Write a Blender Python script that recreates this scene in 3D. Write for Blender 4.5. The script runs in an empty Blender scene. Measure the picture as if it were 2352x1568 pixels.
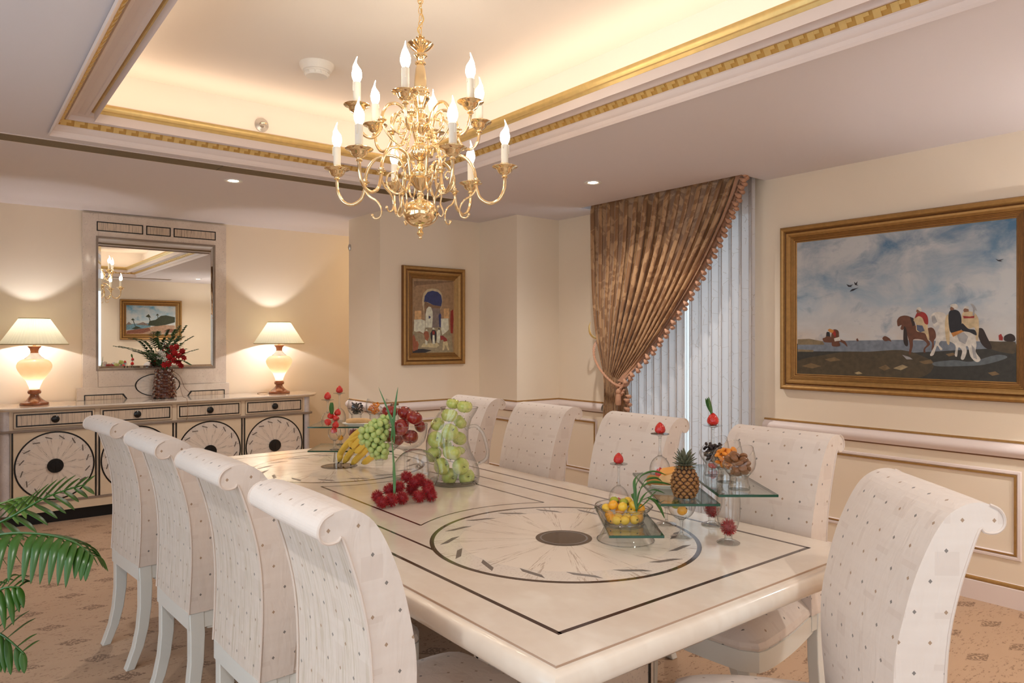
import bpy, bmesh, math, random
from mathutils import Vector, Matrix, Euler
PI = math.pi
random.seed(7)
C = bpy.context.scene
COL = C.collection
F_PX = 1643.0
YAW = math.radians(51.6)          # angle between the optical axis and world X
FW = Vector((math.cos(YAW), math.sin(YAW), 0))
RT = Vector((math.sin(YAW), -math.cos(YAW), 0))

# ------------------------------------------------------------------ camera, world, exposure
cam_d = bpy.data.cameras.new('camera'); cam = bpy.data.objects.new('camera', cam_d); COL.objects.link(cam)
cam.location = (0, 0, 1.45)
cam.rotation_euler = (PI/2, 0, YAW - PI/2)
cam_d.sensor_width = 36; cam_d.lens = 36*F_PX/2352
cam_d.shift_y = -4.0/2352
cam_d.clip_start = 0.05
C.camera = cam
C.view_settings.view_transform = 'Standard'; C.view_settings.look = 'None'
C.view_settings.gamma = 1; C.view_settings.use_curve_mapping = False
C.view_settings.exposure = 0.50
w = bpy.data.worlds.new('world'); C.world = w; w.use_nodes = True
w.node_tree.nodes['Background'].inputs[0].default_value = (0.75, 0.88, 1.0, 1)
w.node_tree.nodes['Background'].inputs[1].default_value = .6

def light(name, kind, loc, energy, color=(1, 1, 1), rot=(0, 0, 0), size=None, size_y=None, radius=None, spot=None, blend=.6, spread=None, parent=None):
    l = bpy.data.lights.new(name, kind); l.energy = energy; l.color = color
    if kind == 'AREA':
        l.shape = 'RECTANGLE'; l.size = size; l.size_y = size_y or size
        if spread: l.spread = spread
    if radius is not None and kind in ('POINT', 'SPOT'): l.shadow_soft_size = radius
    if kind == 'SPOT': l.spot_size = spot; l.spot_blend = blend
    o = bpy.data.objects.new(name, l); COL.objects.link(o); o.location = loc; o.rotation_euler = rot
    if parent: o.parent = parent
    return o
WARM = (1.0, .76, .54); WHITE = (1.0, .95, .88); DAY = (.80, .90, 1.0)
CEIL = 2.571
# daylight through the large windows of the left wall, and the curtained window of the right wall
light('daylight_left', 'AREA', (-1.75, 1.5, 1.45), 44, DAY, (0, -PI/2, 0), 2.3, 4.4)
light('daylight_front', 'AREA', (.6, -1.15, 1.45), 12, (.92, .95, 1.0), (PI/2, 0, 0), 2.9, 2.2)
light('daylight_right', 'AREA', (4.95, 3.6, 1.4), 14, DAY, (0, PI/2, 0), 2.3, 1.3)
# neon tubes hidden in the ceiling cove
TX0, TX1, TY0, TY1 = .439, 2.690, .10, 4.598       # outer edge of the ceiling tray
COVE = .8
light('cove_tube_far', 'AREA', (1.565, 4.52, 2.725), COVE*2.2, WARM, (PI, 0, 0), 2.2, .06)
light('cove_tube_near', 'AREA', (1.565, .18, 2.725), COVE*2.2, WARM, (PI, 0, 0), 2.2, .06)
light('cove_tube_left', 'AREA', (.52, 2.35, 2.725), COVE*4.3, WARM, (PI, 0, 0), .06, 4.2)
light('cove_tube_right', 'AREA', (2.61, 2.35, 2.725), COVE*4.3, WARM, (PI, 0, 0), .06, 4.2)

# ------------------------------------------------------------------ helpers
def lin(c):
    return tuple((x/12.92 if x <= .04045 else ((x+.055)/1.055)**2.4) for x in c)
def rgb(r, g, b): return lin((r/255, g/255, b/255)) + (1,)

class G:
    """small wrapper to wire shader nodes"""
    def __init__(s, name):
        s.m = bpy.data.materials.new(name); s.m.use_nodes = True; s.t = s.m.node_tree; s.n = s.t.nodes; s.l = s.t.links
        s.b = s.n['Principled BSDF']; s.out = s.n['Material Output']
    def node(s, t, **kw):
        n = s.n.new(t)
        for k, v in kw.items(): setattr(n, k, v)
        return n
    def put(s, sock, v):
        if isinstance(v, bpy.types.NodeSocket): s.l.new(v, sock)
        elif v is not None:
            if isinstance(v, (tuple, list)) and sock.type == 'VECTOR': sock.default_value = v[:3]
            else: sock.default_value = v
    def math(s, op, a, b=None, c=None):
        n = s.node('ShaderNodeMath', operation=op); s.put(n.inputs[0], a)
        if b is not None: s.put(n.inputs[1], b)
        if c is not None: s.put(n.inputs[2], c)
        return n.outputs[0]
    def mix(s, f, a, b):
        n = s.node('ShaderNodeMix', data_type='RGBA'); s.put(n.inputs[0], f); s.put(n.inputs[6], a); s.put(n.inputs[7], b); return n.outputs[2]
    def coord(s, kind='Object', scale=(1, 1, 1), rot=(0, 0, 0)):
        t = s.node('ShaderNodeTexCoord'); mp = s.node('ShaderNodeMapping'); s.l.new(t.outputs[kind], mp.inputs[0])
        mp.inputs['Scale'].default_value = scale; mp.inputs['Rotation'].default_value = rot; return mp.outputs[0]
    def noise(s, vec, scale=5, detail=3, rough=.5, out='Fac', dist=0):
        n = s.node('ShaderNodeTexNoise'); s.put(n.inputs['Vector'], vec); n.inputs['Scale'].default_value = scale
        n.inputs['Detail'].default_value = detail; n.inputs['Roughness'].default_value = rough; n.inputs['Distortion'].default_value = dist
        return n.outputs[out]
    def ramp(s, f, stops):
        n = s.node('ShaderNodeValToRGB'); s.put(n.inputs[0], f); e = n.color_ramp.elements
        while len(e) < len(stops): e.new(.5)
        for k, (p, c) in enumerate(stops):
            e[k].position = p; e[k].color = c if isinstance(c, tuple) else (c, c, c, 1)
        return n.outputs[0]
    def xyz(s, v):
        n = s.node('ShaderNodeSeparateXYZ'); s.put(n.inputs[0], v); return n.outputs
    def vec(s, x, y, z=0.):
        n = s.node('ShaderNodeCombineXYZ'); s.put(n.inputs[0], x); s.put(n.inputs[1], y); s.put(n.inputs[2], z); return n.outputs[0]
    def bump(s, h, strength=.3, dist=.01):
        n = s.node('ShaderNodeBump'); s.put(n.inputs['Height'], h); n.inputs['Strength'].default_value = strength
        n.inputs['Distance'].default_value = dist; s.l.new(n.outputs[0], s.b.inputs['Normal']); return n
    def set(s, **kw):
        names = dict(col='Base Color', rough='Roughness', metal='Metallic', spec='Specular IOR Level', trans='Transmission Weight',
                     coat='Coat Weight', coatr='Coat Roughness', sheen='Sheen Weight', em='Emission Color', ems='Emission Strength', ior='IOR', sss='Subsurface Weight', alpha='Alpha')
        for k, v in kw.items(): s.put(s.b.inputs[names[k]], v)
        return s

def plain(name, col, rough=.5, metal=0., var=0., vscale=6., bump=0., bscale=60., **kw):
    g = G(name); g.set(col=col, rough=rough, metal=metal, **kw)
    v = g.coord()
    if var:
        dark = tuple(c*(1-var) for c in col[:3]) + (1,); lite = tuple(min(1, c*(1+var*.5)) for c in col[:3]) + (1,)
        g.set(col=g.mix(g.noise(v, vscale, 4), dark, lite))
    if bump: g.bump(g.noise(v, bscale, 3), bump, .004)
    return g.m

def glass_mat(name, tint=(1, 1, 1, 1), refl=.06, rough=.0, dens=.06):
    """thin clear glass: passes light, mirrors at glancing angles"""
    g = G(name); g.n.remove(g.b)
    tr = g.node('ShaderNodeBsdfTransparent'); gl = g.node('ShaderNodeBsdfGlossy'); gl.inputs['Roughness'].default_value = rough
    lw = g.node('ShaderNodeLayerWeight'); lw.inputs['Blend'].default_value = .5
    f = g.math('POWER', lw.outputs['Facing'], 3.0)
    f = g.math('ADD', g.math('MULTIPLY', f, .75), refl)
    edge = g.mix(g.math('POWER', lw.outputs['Facing'], 2.5), tint, tuple(c*(1-dens*6) for c in tint[:3]) + (1,))
    g.l.new(edge, tr.inputs[0])
    mx = g.node('ShaderNodeMixShader'); g.put(mx.inputs[0], f); g.l.new(tr.outputs[0], mx.inputs[1]); g.l.new(gl.outputs[0], mx.inputs[2])
    g.l.new(mx.outputs[0], g.out.inputs[0]); return g.m

class MB:
    def __init__(s): s.v = []; s.f = []; s.mi = []; s.uv = {}; s.M = None
    def add(s, vs, fs, m=0, uvs=None):
        o = len(s.v)
        s.v += [tuple(v) for v in vs] if s.M is None else [tuple(s.M @ Vector(v)) for v in vs]
        for k, f in enumerate(fs):
            if uvs: s.uv[len(s.f)] = [uvs[i] for i in f]
            s.f.append(tuple(i+o for i in f)); s.mi.append(m)
        return s
    def box(s, x0, y0, z0, x1, y1, z1, m=0):
        vs = [(x, y, z) for z in (z0, z1) for y in (y0, y1) for x in (x0, x1)]
        return s.add(vs, [(0, 2, 3, 1), (4, 5, 7, 6), (0, 1, 5, 4), (2, 6, 7, 3), (0, 4, 6, 2), (1, 3, 7, 5)], m)
    def quad(s, p, m=0): return s.add(p, [tuple(range(len(p)))], m)
    def prism(s, poly, z0, z1, m=0, axis='z'):
        n = len(poly)
        def mk(a, b, h): return {'z': (a, b, h), 'y': (a, h, b), 'x': (h, a, b)}[axis]
        vs = [mk(a, b, z0) for a, b in poly] + [mk(a, b, z1) for a, b in poly]
        fs = [tuple(range(n))[::-1], tuple(range(n, 2*n))] + [(i, (i+1) % n, n+(i+1) % n, n+i) for i in range(n)]
        return s.add(vs, fs, m)
    def lathe(s, prof, c=(0, 0, 0), n=24, m=0, wob=None, a0=0, a1=2*PI):
        vs = []; full = abs(a1-a0-2*PI) < 1e-6; nn = n if full else n+1
        for k, (r, z) in enumerate(prof):
            for i in range(nn):
                a = a0+(a1-a0)*i/n; rr = r*(wob(a, z) if wob else 1)
                vs.append((c[0]+rr*math.cos(a), c[1]+rr*math.sin(a), c[2]+z))
        fs = []
        for k in range(len(prof)-1):
            for i in range(n):
                j = (i+1) % nn; fs.append((k*nn+i, k*nn+j, (k+1)*nn+j, (k+1)*nn+i))
        return s.add(vs, fs, m)
    def tube(s, pts, r, n=8, m=0, closed=False, flat=1.0):
        pts = [Vector(p) for p in pts]; N = len(pts); rs = r if isinstance(r, (list, tuple)) else [r]*N
        vs = []; up = None
        for k, p in enumerate(pts):
            if closed: t = pts[(k+1) % N]-pts[k-1]
            else: t = pts[min(k+1, N-1)]-pts[max(k-1, 0)]
            t.normalize()
            if up is None:
                up = Vector((0, 0, 1)) if abs(t.z) < .9 else Vector((1, 0, 0))
            x = t.cross(up)
            if x.length < 1e-5: x = t.orthogonal()
            x.normalize(); up = x.cross(t).normalized()
            for i in range(n):
                a = 2*PI*i/n; vs.append(p+x*(rs[k]*math.cos(a))+up*(rs[k]*flat*math.sin(a)))
        fs = [(k*n+i, k*n+(i+1) % n, ((k+1) % N)*n+(i+1) % n, ((k+1) % N)*n+i) for k in range(N if closed else N-1) for i in range(n)]
        if not closed: fs += [tuple(range(n))[::-1], tuple(range((N-1)*n, N*n))]
        return s.add(vs, fs, m)
    def sphere(s, c, r, n=16, m=0, sc=(1, 1, 1), k=None):
        k = k or n//2; vs = [(c[0], c[1], c[2]-r*sc[2])]
        for j in range(1, k):
            b = -PI/2+PI*j/k
            for i in range(n):
                a = 2*PI*i/n; vs.append((c[0]+r*sc[0]*math.cos(b)*math.cos(a), c[1]+r*sc[1]*math.cos(b)*math.sin(a), c[2]+r*sc[2]*math.sin(b)))
        vs.append((c[0], c[1], c[2]+r*sc[2])); L = len(vs)-1
        fs = [(0, 1+(i+1) % n, 1+i) for i in range(n)]
        for j in range(k-2):
            fs += [(1+j*n+i, 1+j*n+(i+1) % n, 1+(j+1)*n+(i+1) % n, 1+(j+1)*n+i) for i in range(n)]
        fs += [(1+(k-2)*n+i, 1+(k-2)*n+(i+1) % n, L) for i in range(n)]
        return s.add(vs, fs, m)
    def grid(s, fn, nu, nv, m=0, uv=None):
        vs = [fn(i/nu, j/nv) for j in range(nv+1) for i in range(nu+1)]
        uvs = [uv(i/nu, j/nv) for j in range(nv+1) for i in range(nu+1)] if uv else None
        return s.add(vs, [(j*(nu+1)+i, j*(nu+1)+i+1, (j+1)*(nu+1)+i+1, (j+1)*(nu+1)+i) for j in range(nv) for i in range(nu)], m, uvs)
    def build(s, name, mats, parent=None, world=False, bevel=0, sharp=38, smooth=True, fix=True, sub=0, solid=0, loc=None, seg=2):
        me = bpy.data.meshes.new(name)
        off = parent.location if (world and parent) else Vector((0, 0, 0))
        me.from_pydata([tuple(Vector(v)-off) for v in s.v], [], s.f)
        for m_ in (mats if isinstance(mats, (list, tuple)) else [mats]): me.materials.append(m_)
        me.polygons.foreach_set('material_index', s.mi)
        if s.uv:
            ul = me.uv_layers.new(name='UVMap')
            for p in me.polygons:
                q = s.uv.get(p.index)
                if q:
                    for li, t in zip(p.loop_indices, q): ul.data[li].uv = t
        bm = bmesh.new(); bm.from_mesh(me)
        if not s.uv: bmesh.ops.remove_doubles(bm, verts=bm.verts, dist=1e-6)
        if fix: bmesh.ops.recalc_face_normals(bm, faces=bm.faces)
        th = math.radians(sharp)
        for f in bm.faces: f.smooth = smooth
        for e in bm.edges:
            if len(e.link_faces) > 2 or (len(e.link_faces) == 2 and e.calc_face_angle(0) > th): e.smooth = False
        bm.to_mesh(me); bm.free()
        o = bpy.data.objects.new(name, me); COL.objects.link(o)
        if parent: o.parent = parent
        if loc: o.location = loc
        if solid:
            md = o.modifiers.new('solid', 'SOLIDIFY'); md.thickness = solid; md.offset = 0
        if bevel:
            md = o.modifiers.new('bevel', 'BEVEL'); md.width = bevel; md.segments = seg; md.limit_method = 'ANGLE'; md.angle_limit = math.radians(40)
        if sub:
            md = o.modifiers.new('sub', 'SUBSURF'); md.levels = sub; md.render_levels = sub
        return o

def tag(o, label, cat, group=None, kind=None):
    o['label'] = label; o['category'] = cat
    if group: o['group'] = group
    if kind: o['kind'] = kind
    return o
def thing(name, label, cat, loc=(0, 0, 0), rz=0., group=None, rot=None):
    o = bpy.data.objects.new(name, None); COL.objects.link(o); o.empty_display_size = .1
    o.location = loc; o.rotation_euler = rot or (0, 0, rz)
    return tag(o, label, cat, group)
def struct(name, mb, mats, **kw):
    o = mb.build(name, mats, **kw); o['kind'] = 'structure'; return o
def dup(root, loc=None, rz=None, label=None, rot=None, name=None):
    r = root.copy(); COL.objects.link(r)
    if name: r.name = name
    if loc is not None: r.location = loc
    if rz is not None: r.rotation_euler = (0, 0, rz)
    if rot is not None: r.rotation_euler = rot
    if label: r['label'] = label
    for ch in [o for o in KIDS.get(root.name, [])]:
        c = ch.copy(); COL.objects.link(c); c.parent = r
        for gch in KIDS.get(ch.name, []):
            d = gch.copy(); COL.objects.link(d); d.parent = c
    return r
KIDS = {}
def kids():
    KIDS.clear()
    for o in bpy.data.objects:
        if o.parent: KIDS.setdefault(o.parent.name, []).append(o)
def wd(lat, dep, z=0.):
    p = RT*lat+FW*dep; return (p.x, p.y, z)
def smooth_path(pts, n=6):
    """Catmull-Rom through the points"""
    P = [Vector(p) for p in pts]; out = []
    for k in range(len(P)-1):
        p0 = P[max(k-1, 0)]; p1 = P[k]; p2 = P[k+1]; p3 = P[min(k+2, len(P)-1)]
        for i in range(n):
            t = i/n
            out.append(.5*((2*p1)+(p2-p0)*t+(2*p0-5*p1+4*p2-p3)*t*t+(3*p1-p0-3*p2+p3)*t**3))
    out.append(P[-1]); return out
def sweep(mb, path, prof, mats=None, closed=False):
    """path in plan (x,y); prof = [(out to the left of travel, z)]; mitred corners"""
    P = [Vector(p) for p in path]; N = len(P); rows = []
    for k in range(N):
        a = P[k-1] if (k > 0 or closed) else None; b = P[(k+1) % N] if (k < N-1 or closed) else None
        d1 = (P[k]-a).normalized() if a is not None else None; d2 = (b-P[k]).normalized() if b is not None else None
        n1 = Vector((-d1.y, d1.x)) if d1 else None; n2 = Vector((-d2.y, d2.x)) if d2 else None
        if n1 is None: n = n2
        elif n2 is None: n = n1
        else:
            n = (n1+n2); n = n/(n.length_squared)*2
        rows.append([(P[k].x+n.x*o, P[k].y+n.y*o, z) for o, z in prof])
    L = len(prof)
    for k in range(N if closed else N-1):
        for j in range(L-1):
            mb.add([rows[k][j], rows[(k+1) % N][j], rows[(k+1) % N][j+1], rows[k][j+1]], [(0, 1, 2, 3)], mats[j] if mats else 0)
def frame(mb, W, H, prof, mats=None, back=True):
    """rectangular frame in the x-z plane, out = -y ; prof=[(inset, out)]"""
    def loop(i, o): return [(-W/2+i, -o, -H/2+i), (W/2-i, -o, -H/2+i), (W/2-i, -o, H/2-i), (-W/2+i, -o, H/2-i)]
    for j in range(len(prof)-1):
        a = loop(*prof[j]); b = loop(*prof[j+1])
        for k in range(4):
            mb.add([a[k], a[(k+1) % 4], b[(k+1) % 4], b[k]], [(0, 1, 2, 3)], mats[j] if mats else 0)

# ------------------------------------------------------------------ materials
m_wall = plain('wall_paint', rgb(244, 227, 204), .75, var=.03, vscale=3)
m_ceil = plain('ceiling_paint', rgb(230, 222, 224), .8)
m_tray = plain('tray_paint', rgb(246, 238, 230), .8)
m_trim = plain('trim_paint', rgb(238, 222, 216), .45)
m_gold = plain('gilding', rgb(240, 208, 138), .34, .55, var=.18, vscale=30)
m_gold2 = plain('dull_gilding', rgb(180, 138, 80), .42, .45, var=.3, vscale=40)
m_brown = plain('brown_line', rgb(120, 80, 50), .5)
m_slat = plain('diffuser_tan', rgb(140, 116, 84), .6)
m_black = plain('black_inlay', rgb(14, 13, 14), .25)
m_dark = plain('dark_plinth', rgb(20, 16, 15), .6)
m_grey = plain('grey_inlay', rgb(118, 106, 98), .35, var=.35, vscale=90)
m_wood = plain('white_lacquer', rgb(228, 227, 221), .28, coat=.3)
m_brass = plain('polished_brass', rgb(252, 228, 184), .10, 1.0)
m_white = plain('white_plastic', rgb(240, 236, 230), .4)
m_metal = plain('steel', rgb(200, 198, 195), .25, 1.0)

def carpet():
    g = G('carpet'); v = g.coord('Object', rot=(0, 0, .3)); x, y, z = g.xyz(v)
    p = .24
    row = g.math('FLOOR', g.math('DIVIDE', y, p))
    sh = g.math('MULTIPLY', g.math('MODULO', g.math('ABSOLUTE', row), 2.), .5)
    fx = g.math('SUBTRACT', g.math('FRACT', g.math('ADD', g.math('DIVIDE', x, p*1.2), sh)), .5)
    fy = g.math('SUBTRACT', g.math('FRACT', g.math('DIVIDE', y, p)), .5)
    d = g.math('ADD', g.math('MULTIPLY', g.math('ABSOLUTE', fx), 1.5), g.math('MULTIPLY', g.math('ABSOLUTE', fy), 2.3))
    motif = g.math('LESS_THAN', d, .42)
    n1 = g.noise(v, 75, 2, .6); n2 = g.noise(g.coord('Object', (9, 30, 1), (0, 0, .3)), 2.2, 3, .65)
    speck = g.math('GREATER_THAN', n1, .47)
    a = g.math('MULTIPLY', motif, speck)
    tw = g.math('MULTIPLY', g.math('GREATER_THAN', n2, .57), g.math('GREATER_THAN', n1, .5))
    tw = g.math('MULTIPLY', tw, g.math('GREATER_THAN', g.math('ABSOLUTE', fy), .18))
    k = g.math('MAXIMUM', g.math('MULTIPLY', a, .85), g.math('MULTIPLY', tw, .7))
    base = g.mix(g.noise(v, 1.6, 3), rgb(182, 146, 114), rgb(196, 160, 128))
    g.set(col=g.mix(k, base, rgb(120, 84, 52)), rough=.95, sheen=.2)
    g.bump(g.noise(v, 420, 2), .5, .004); return g.m
m_carpet = carpet()

def fabric(name, streak=False):
    g = G(name); t = g.node('ShaderNodeUVMap'); x, y, z = g.xyz(t.outputs[0]); p = .068
    row = g.math('FLOOR', g.math('DIVIDE', y, p)); sh = g.math('MULTIPLY', g.math('MODULO', g.math('ABSOLUTE', row), 2.), .5)
    ux = g.math('ADD', g.math('DIVIDE', x, p), sh); cx = g.math('FLOOR', ux)
    fx = g.math('SUBTRACT', g.math('FRACT', ux), .5); fy = g.math('SUBTRACT', g.math('FRACT', g.math('DIVIDE', y, p)), .5)
    d = g.math('ADD', g.math('MULTIPLY', g.math('ABSOLUTE', fx), 1.15), g.math('ABSOLUTE', fy))
    dot = g.math('LESS_THAN', d, .078)
    wn = g.node('ShaderNodeTexWhiteNoise'); g.l.new(g.vec(cx, row), wn.inputs[0])
    dc = g.mix(g.math('GREATER_THAN', wn.outputs[0], .5), rgb(104, 98, 94), rgb(158, 124, 92))
    # faint woven squares and bars between the dots
    q = .115; qx = g.math('DIVIDE', g.math('ADD', x, .03), q); qy = g.math('DIVIDE', g.math('ADD', y, .02), q)
    gx = g.math('ABSOLUTE', g.math('SUBTRACT', g.math('FRACT', qx), .5)); gy = g.math('ABSOLUTE', g.math('SUBTRACT', g.math('FRACT', qy), .5))
    wn2 = g.node('ShaderNodeTexWhiteNoise'); g.l.new(g.vec(g.math('FLOOR', qx), g.math('FLOOR', qy)), wn2.inputs[0])
    wx = g.math('MULTIPLY_ADD', g.math('GREATER_THAN', wn2.outputs[0], .55), .17, .06)
    wy = g.math('MULTIPLY_ADD', g.math('LESS_THAN', wn2.outputs[0], .75), .17, .06)
    sq = g.math('MULTIPLY', g.math('LESS_THAN', gx, wx), g.math('LESS_THAN', gy, wy))
    base = g.mix(g.noise(g.vec(g.math('MULTIPLY', x, 3.), g.math('MULTIPLY', y, 40.)), 1., 2), rgb(224, 208, 197), rgb(233, 220, 210))
    col = g.mix(g.math('MULTIPLY', sq, .42), base, rgb(214, 196, 184))
    if streak:
        st = g.noise(g.vec(g.math('MULTIPLY', x, 90.), g.math('MULTIPLY', y, 5.)), 1., 4, .7)
        col = g.mix(g.ramp(st, [(.48, 0.25), (.62, .9)]), col, rgb(200, 184, 164))
    g.set(col=g.mix(g.math('MULTIPLY', dot, .85), col, dc), rough=.62, sheen=.25, spec=.3)
    n = g.math('ADD', g.noise(g.coord('Object', (1, 1, 1)), 7, 2), g.math('MULTIPLY', g.noise(g.coord('Object', (1, 1, .35)), 26, 2, .5, dist=1.), .35))
    g.bump(n, .40, .02); return g.m
m_fab = fabric('dotted_fabric'); m_fab2 = fabric('dotted_fabric_back', True)
m_pipe = plain('piping_cord', rgb(222, 205, 193), .6)

def stone(name, c1, c2, rough=.12, fleck=.0):
    g = G(name); v = g.coord()
    n = g.noise(v, 2.2, 5, .62); col = g.mix(g.ramp(n, [(.35, 0.), (.7, 1.)]), c1, c2)
    pat = g.noise(g.coord('Object', (9, 5, 5)), 1.6, 2); col = g.mix(g.math('MULTIPLY', g.ramp(pat, [(.45, 0.), (.55, 1.)]), .3), col, c1)
    if fleck:
        f = g.ramp(g.noise(v, 120, 2), [(.62, 0.), (.72, fleck)]); col = g.mix(f, col, rgb(150, 130, 120))
    g.set(col=col, rough=rough, coat=.35, coatr=.05); return g.m
m_stone = stone('cream_stone', rgb(224, 207, 190), rgb(243, 233, 220))
m_stone2 = stone('pale_stone', rgb(214, 196, 180), rgb(238, 224, 210), .3, .5)
m_marb = stone('white_marble', rgb(190, 182, 184), rgb(240, 232, 230), .2, .3)

def veneer():
    g = G('striped_veneer'); v = g.coord('Object', (150, 150, 4.0)); n = g.noise(v, 1.2, 4, .7)
    w_ = g.coord('Object', (1, 1, 1))
    base = g.mix(g.noise(w_, 5, 3), rgb(206, 182, 158), rgb(226, 208, 188))
    g.set(col=g.mix(g.ramp(n, [(.5, 0.), (.66, .75)]), base, rgb(92, 70, 58)), rough=.3, coat=.2); return g.m
m_ven = veneer()
m_cab = plain('cabinet_stone', rgb(230, 208, 180), .28, var=.12, vscale=9, coat=.2)
m_band = plain('grey_stone_band', rgb(146, 128, 114), .35, var=.25, vscale=26)
m_white_in = plain('disc_inlay', rgb(234, 214, 190), .2, var=.06, vscale=20)
def medallion(name, c1, c2, dark):
    g = G(name); t = g.node('ShaderNodeUVMap'); x, y, z = g.xyz(t.outputs[0])
    ang = g.math('ARCTAN2', y, x); r = g.math('SQRT', g.math('ADD', g.math('MULTIPLY', x, x), g.math('MULTIPLY', y, y)))
    sec = g.math('MULTIPLY', ang, 16/(2*PI)); fs = g.math('ABSOLUTE', g.math('SUBTRACT', g.math('FRACT', sec), .5))
    # sixteen streaked rays of constant width on a paler ground
    wid = g.math('MULTIPLY', fs, r); ray = g.math('LESS_THAN', wid, g.math('MULTIPLY_ADD', r, .16, .02))
    st = g.noise(g.vec(g.math('MULTIPLY', ang, 34.), g.math('MULTIPLY', r, 2.6)), 1.3, 4, .75)
    streak = g.math('MULTIPLY', g.ramp(st, [(.53, 0.), (.6, .95)]), ray)
    rim = g.math('GREATER_THAN', r, .80)
    sp = g.ramp(g.noise(t.outputs[0], 60, 2), [(.54, 0.), (.68, .28)])
    col = g.mix(g.noise(t.outputs[0], 3, 3), c1, c2); col = g.mix(g.math('MULTIPLY', rim, .5), col, rgb(226, 216, 208))
    col = g.mix(g.math('MULTIPLY', sp, rim), col, dark)
    g.set(col=g.mix(g.math('MULTIPLY', streak, .8), col, dark), rough=.14, coat=.3, coatr=.05); return g.m
m_med = medallion('medallion_stone', rgb(236, 219, 202), rgb(246, 235, 222), rgb(176, 152, 132))
m_med2 = medallion('door_medallion', rgb(222, 204, 188), rgb(240, 228, 216), rgb(110, 92, 80))
m_line = plain('dark_brown_inlay', rgb(64, 42, 32), .12, coat=.3)
m_glass = glass_mat('clear_glass', refl=.07, dens=.10)
m_pane = glass_mat('window_glass', (.96, .99, 1, 1), .03)
m_shelf = glass_mat('plate_glass', (.93, .985, .96, 1), .07)
m_edge = plain('green_glass_edge', rgb(20, 74, 56), .1, spec=.8)
m_bulb = G('lit_bulb').set(col=(1, .9, .75, 1), em=(1, .86, .62, 1), ems=26.).m
m_mirror = plain('mirror_silver', (.86, .88, .86, 1), .0, 1.0)
def solid(name, tint=(1, 1, 1, 1)):
    g = G(name); g.set(col=tint, rough=.0, trans=1., ior=1.45)
    tr = g.node('ShaderNodeBsdfTransparent'); tr.inputs[0].default_value = (.97, .98, .98, 1)
    mx = g.node('ShaderNodeMixShader'); mx.inputs[0].default_value = .5; g.l.new(g.b.outputs[0], mx.inputs[1]); g.l.new(tr.outputs[0], mx.inputs[2]); g.l.new(mx.outputs[0], g.out.inputs[0]); return g.m
m_thick = glass_mat('thick_glass', (.97, .98, .98, 1), refl=.13, dens=.12)
# ------------------------------------------------------------------ room shell
XB, YA, YC, XL, YN = 4.525, 7.18, 5.58, -1.4, -.75
struct('floor', MB().box(XL-.3, YN-.3, -.08, 5.6, YA+.2, 0), m_carpet)
mb = MB()
mb.box(XL-.2, YA, 0, 5.6, YA+.15, 3.2)
struct('wall_back', mb, m_wall)
mb = MB(); W0, W1 = 2.95, 4.30      # curtained window opening in the right wall
mb.box(XB, YN-.2, 0, XB+.2, W0, 3.2).box(XB, W1, 0, XB+.2, 5.2, 3.2).box(XB, W0, 2.42, XB+.2, W1, 3.2).box(XB, W0, 0, XB+.2, W1, .12)
struct('wall_right', mb, m_wall)
mb = MB(); mb.box(4.02, 5.0, 0, XB+.2, 5.6, 3.2).box(2.96, YC, 0, XB+.2, 6.19, 3.2)
struct('wall_corner', mb, m_wall)
struct('wall_passage', MB().box(5.4, 6.0, 0, 5.6, YA, 3.2), m_wall)
mb = MB()   # left wall with two tall windows
mb.box(XL-.2, YN-.2, 0, XL, -.6, 3.2).box(XL-.2, 1.35, 0, XL, 1.65, 3.2).box(XL-.2, 3.6, 0, XL, YA, 3.2)
mb.box(XL-.2, -.6, 0, XL, 1.35, .35).box(XL-.2, 1.65, 0, XL, 3.6, .35).box(XL-.2, -.6, 2.4, XL, 1.35, 3.2).box(XL-.2, 1.65, 2.4, XL, 3.6, 3.2)
struct('wall_left', mb, m_wall)
mb = MB()   # wall behind the camera with one wide window
mb.box(XL-.2, YN-.2, 0, -.5, YN, 3.2).box(1.7, YN-.2, 0, XB+.2, YN, 3.2).box(-.5, YN-.2, 0, 1.7, YN, .35).box(-.5, YN-.2, 2.4, 1.7, YN, 3.2)
struct('wall_front', mb, m_wall)
def window(name, a0, a1, z0, z1, plane, axis):
    mb = MB(); t = .05
    def bx(u0, v0, u1, v1, m=0, d=.03):
        if axis == 'x': mb.box(plane-d, u0, v0, plane+d, u1, v1, m)
        else: mb.box(u0, plane-d, v0, u1, plane+d, v1, m)
    bx(a0, z0, a0+t, z1); bx(a1-t, z0, a1, z1); bx(a0+t, z0, a1-t, z0+t); bx(a0+t, z1-t, a1-t, z1)
    mid = (a0+a1)/2; bx(mid-.03, z0+t, mid+.03, z1-t)
    bx(a0+t, z0+t, mid-.03, z1-t, 1, .004); bx(mid+.03, z0+t, a1-t, z1-t, 1, .004)
    return struct(name, mb, [m_white, m_pane])
window('window_1', W0, W1, .12, 2.42, XB+.1, 'x')
window('window_2', -.6, 1.35, .35, 2.4, XL-.1, 'x')
window('window_3', 1.65, 3.6, .35, 2.4, XL-.1, 'x')
window('window_4', -.5, 1.7, .35, 2.4, YN-.1, 'y')
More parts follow.
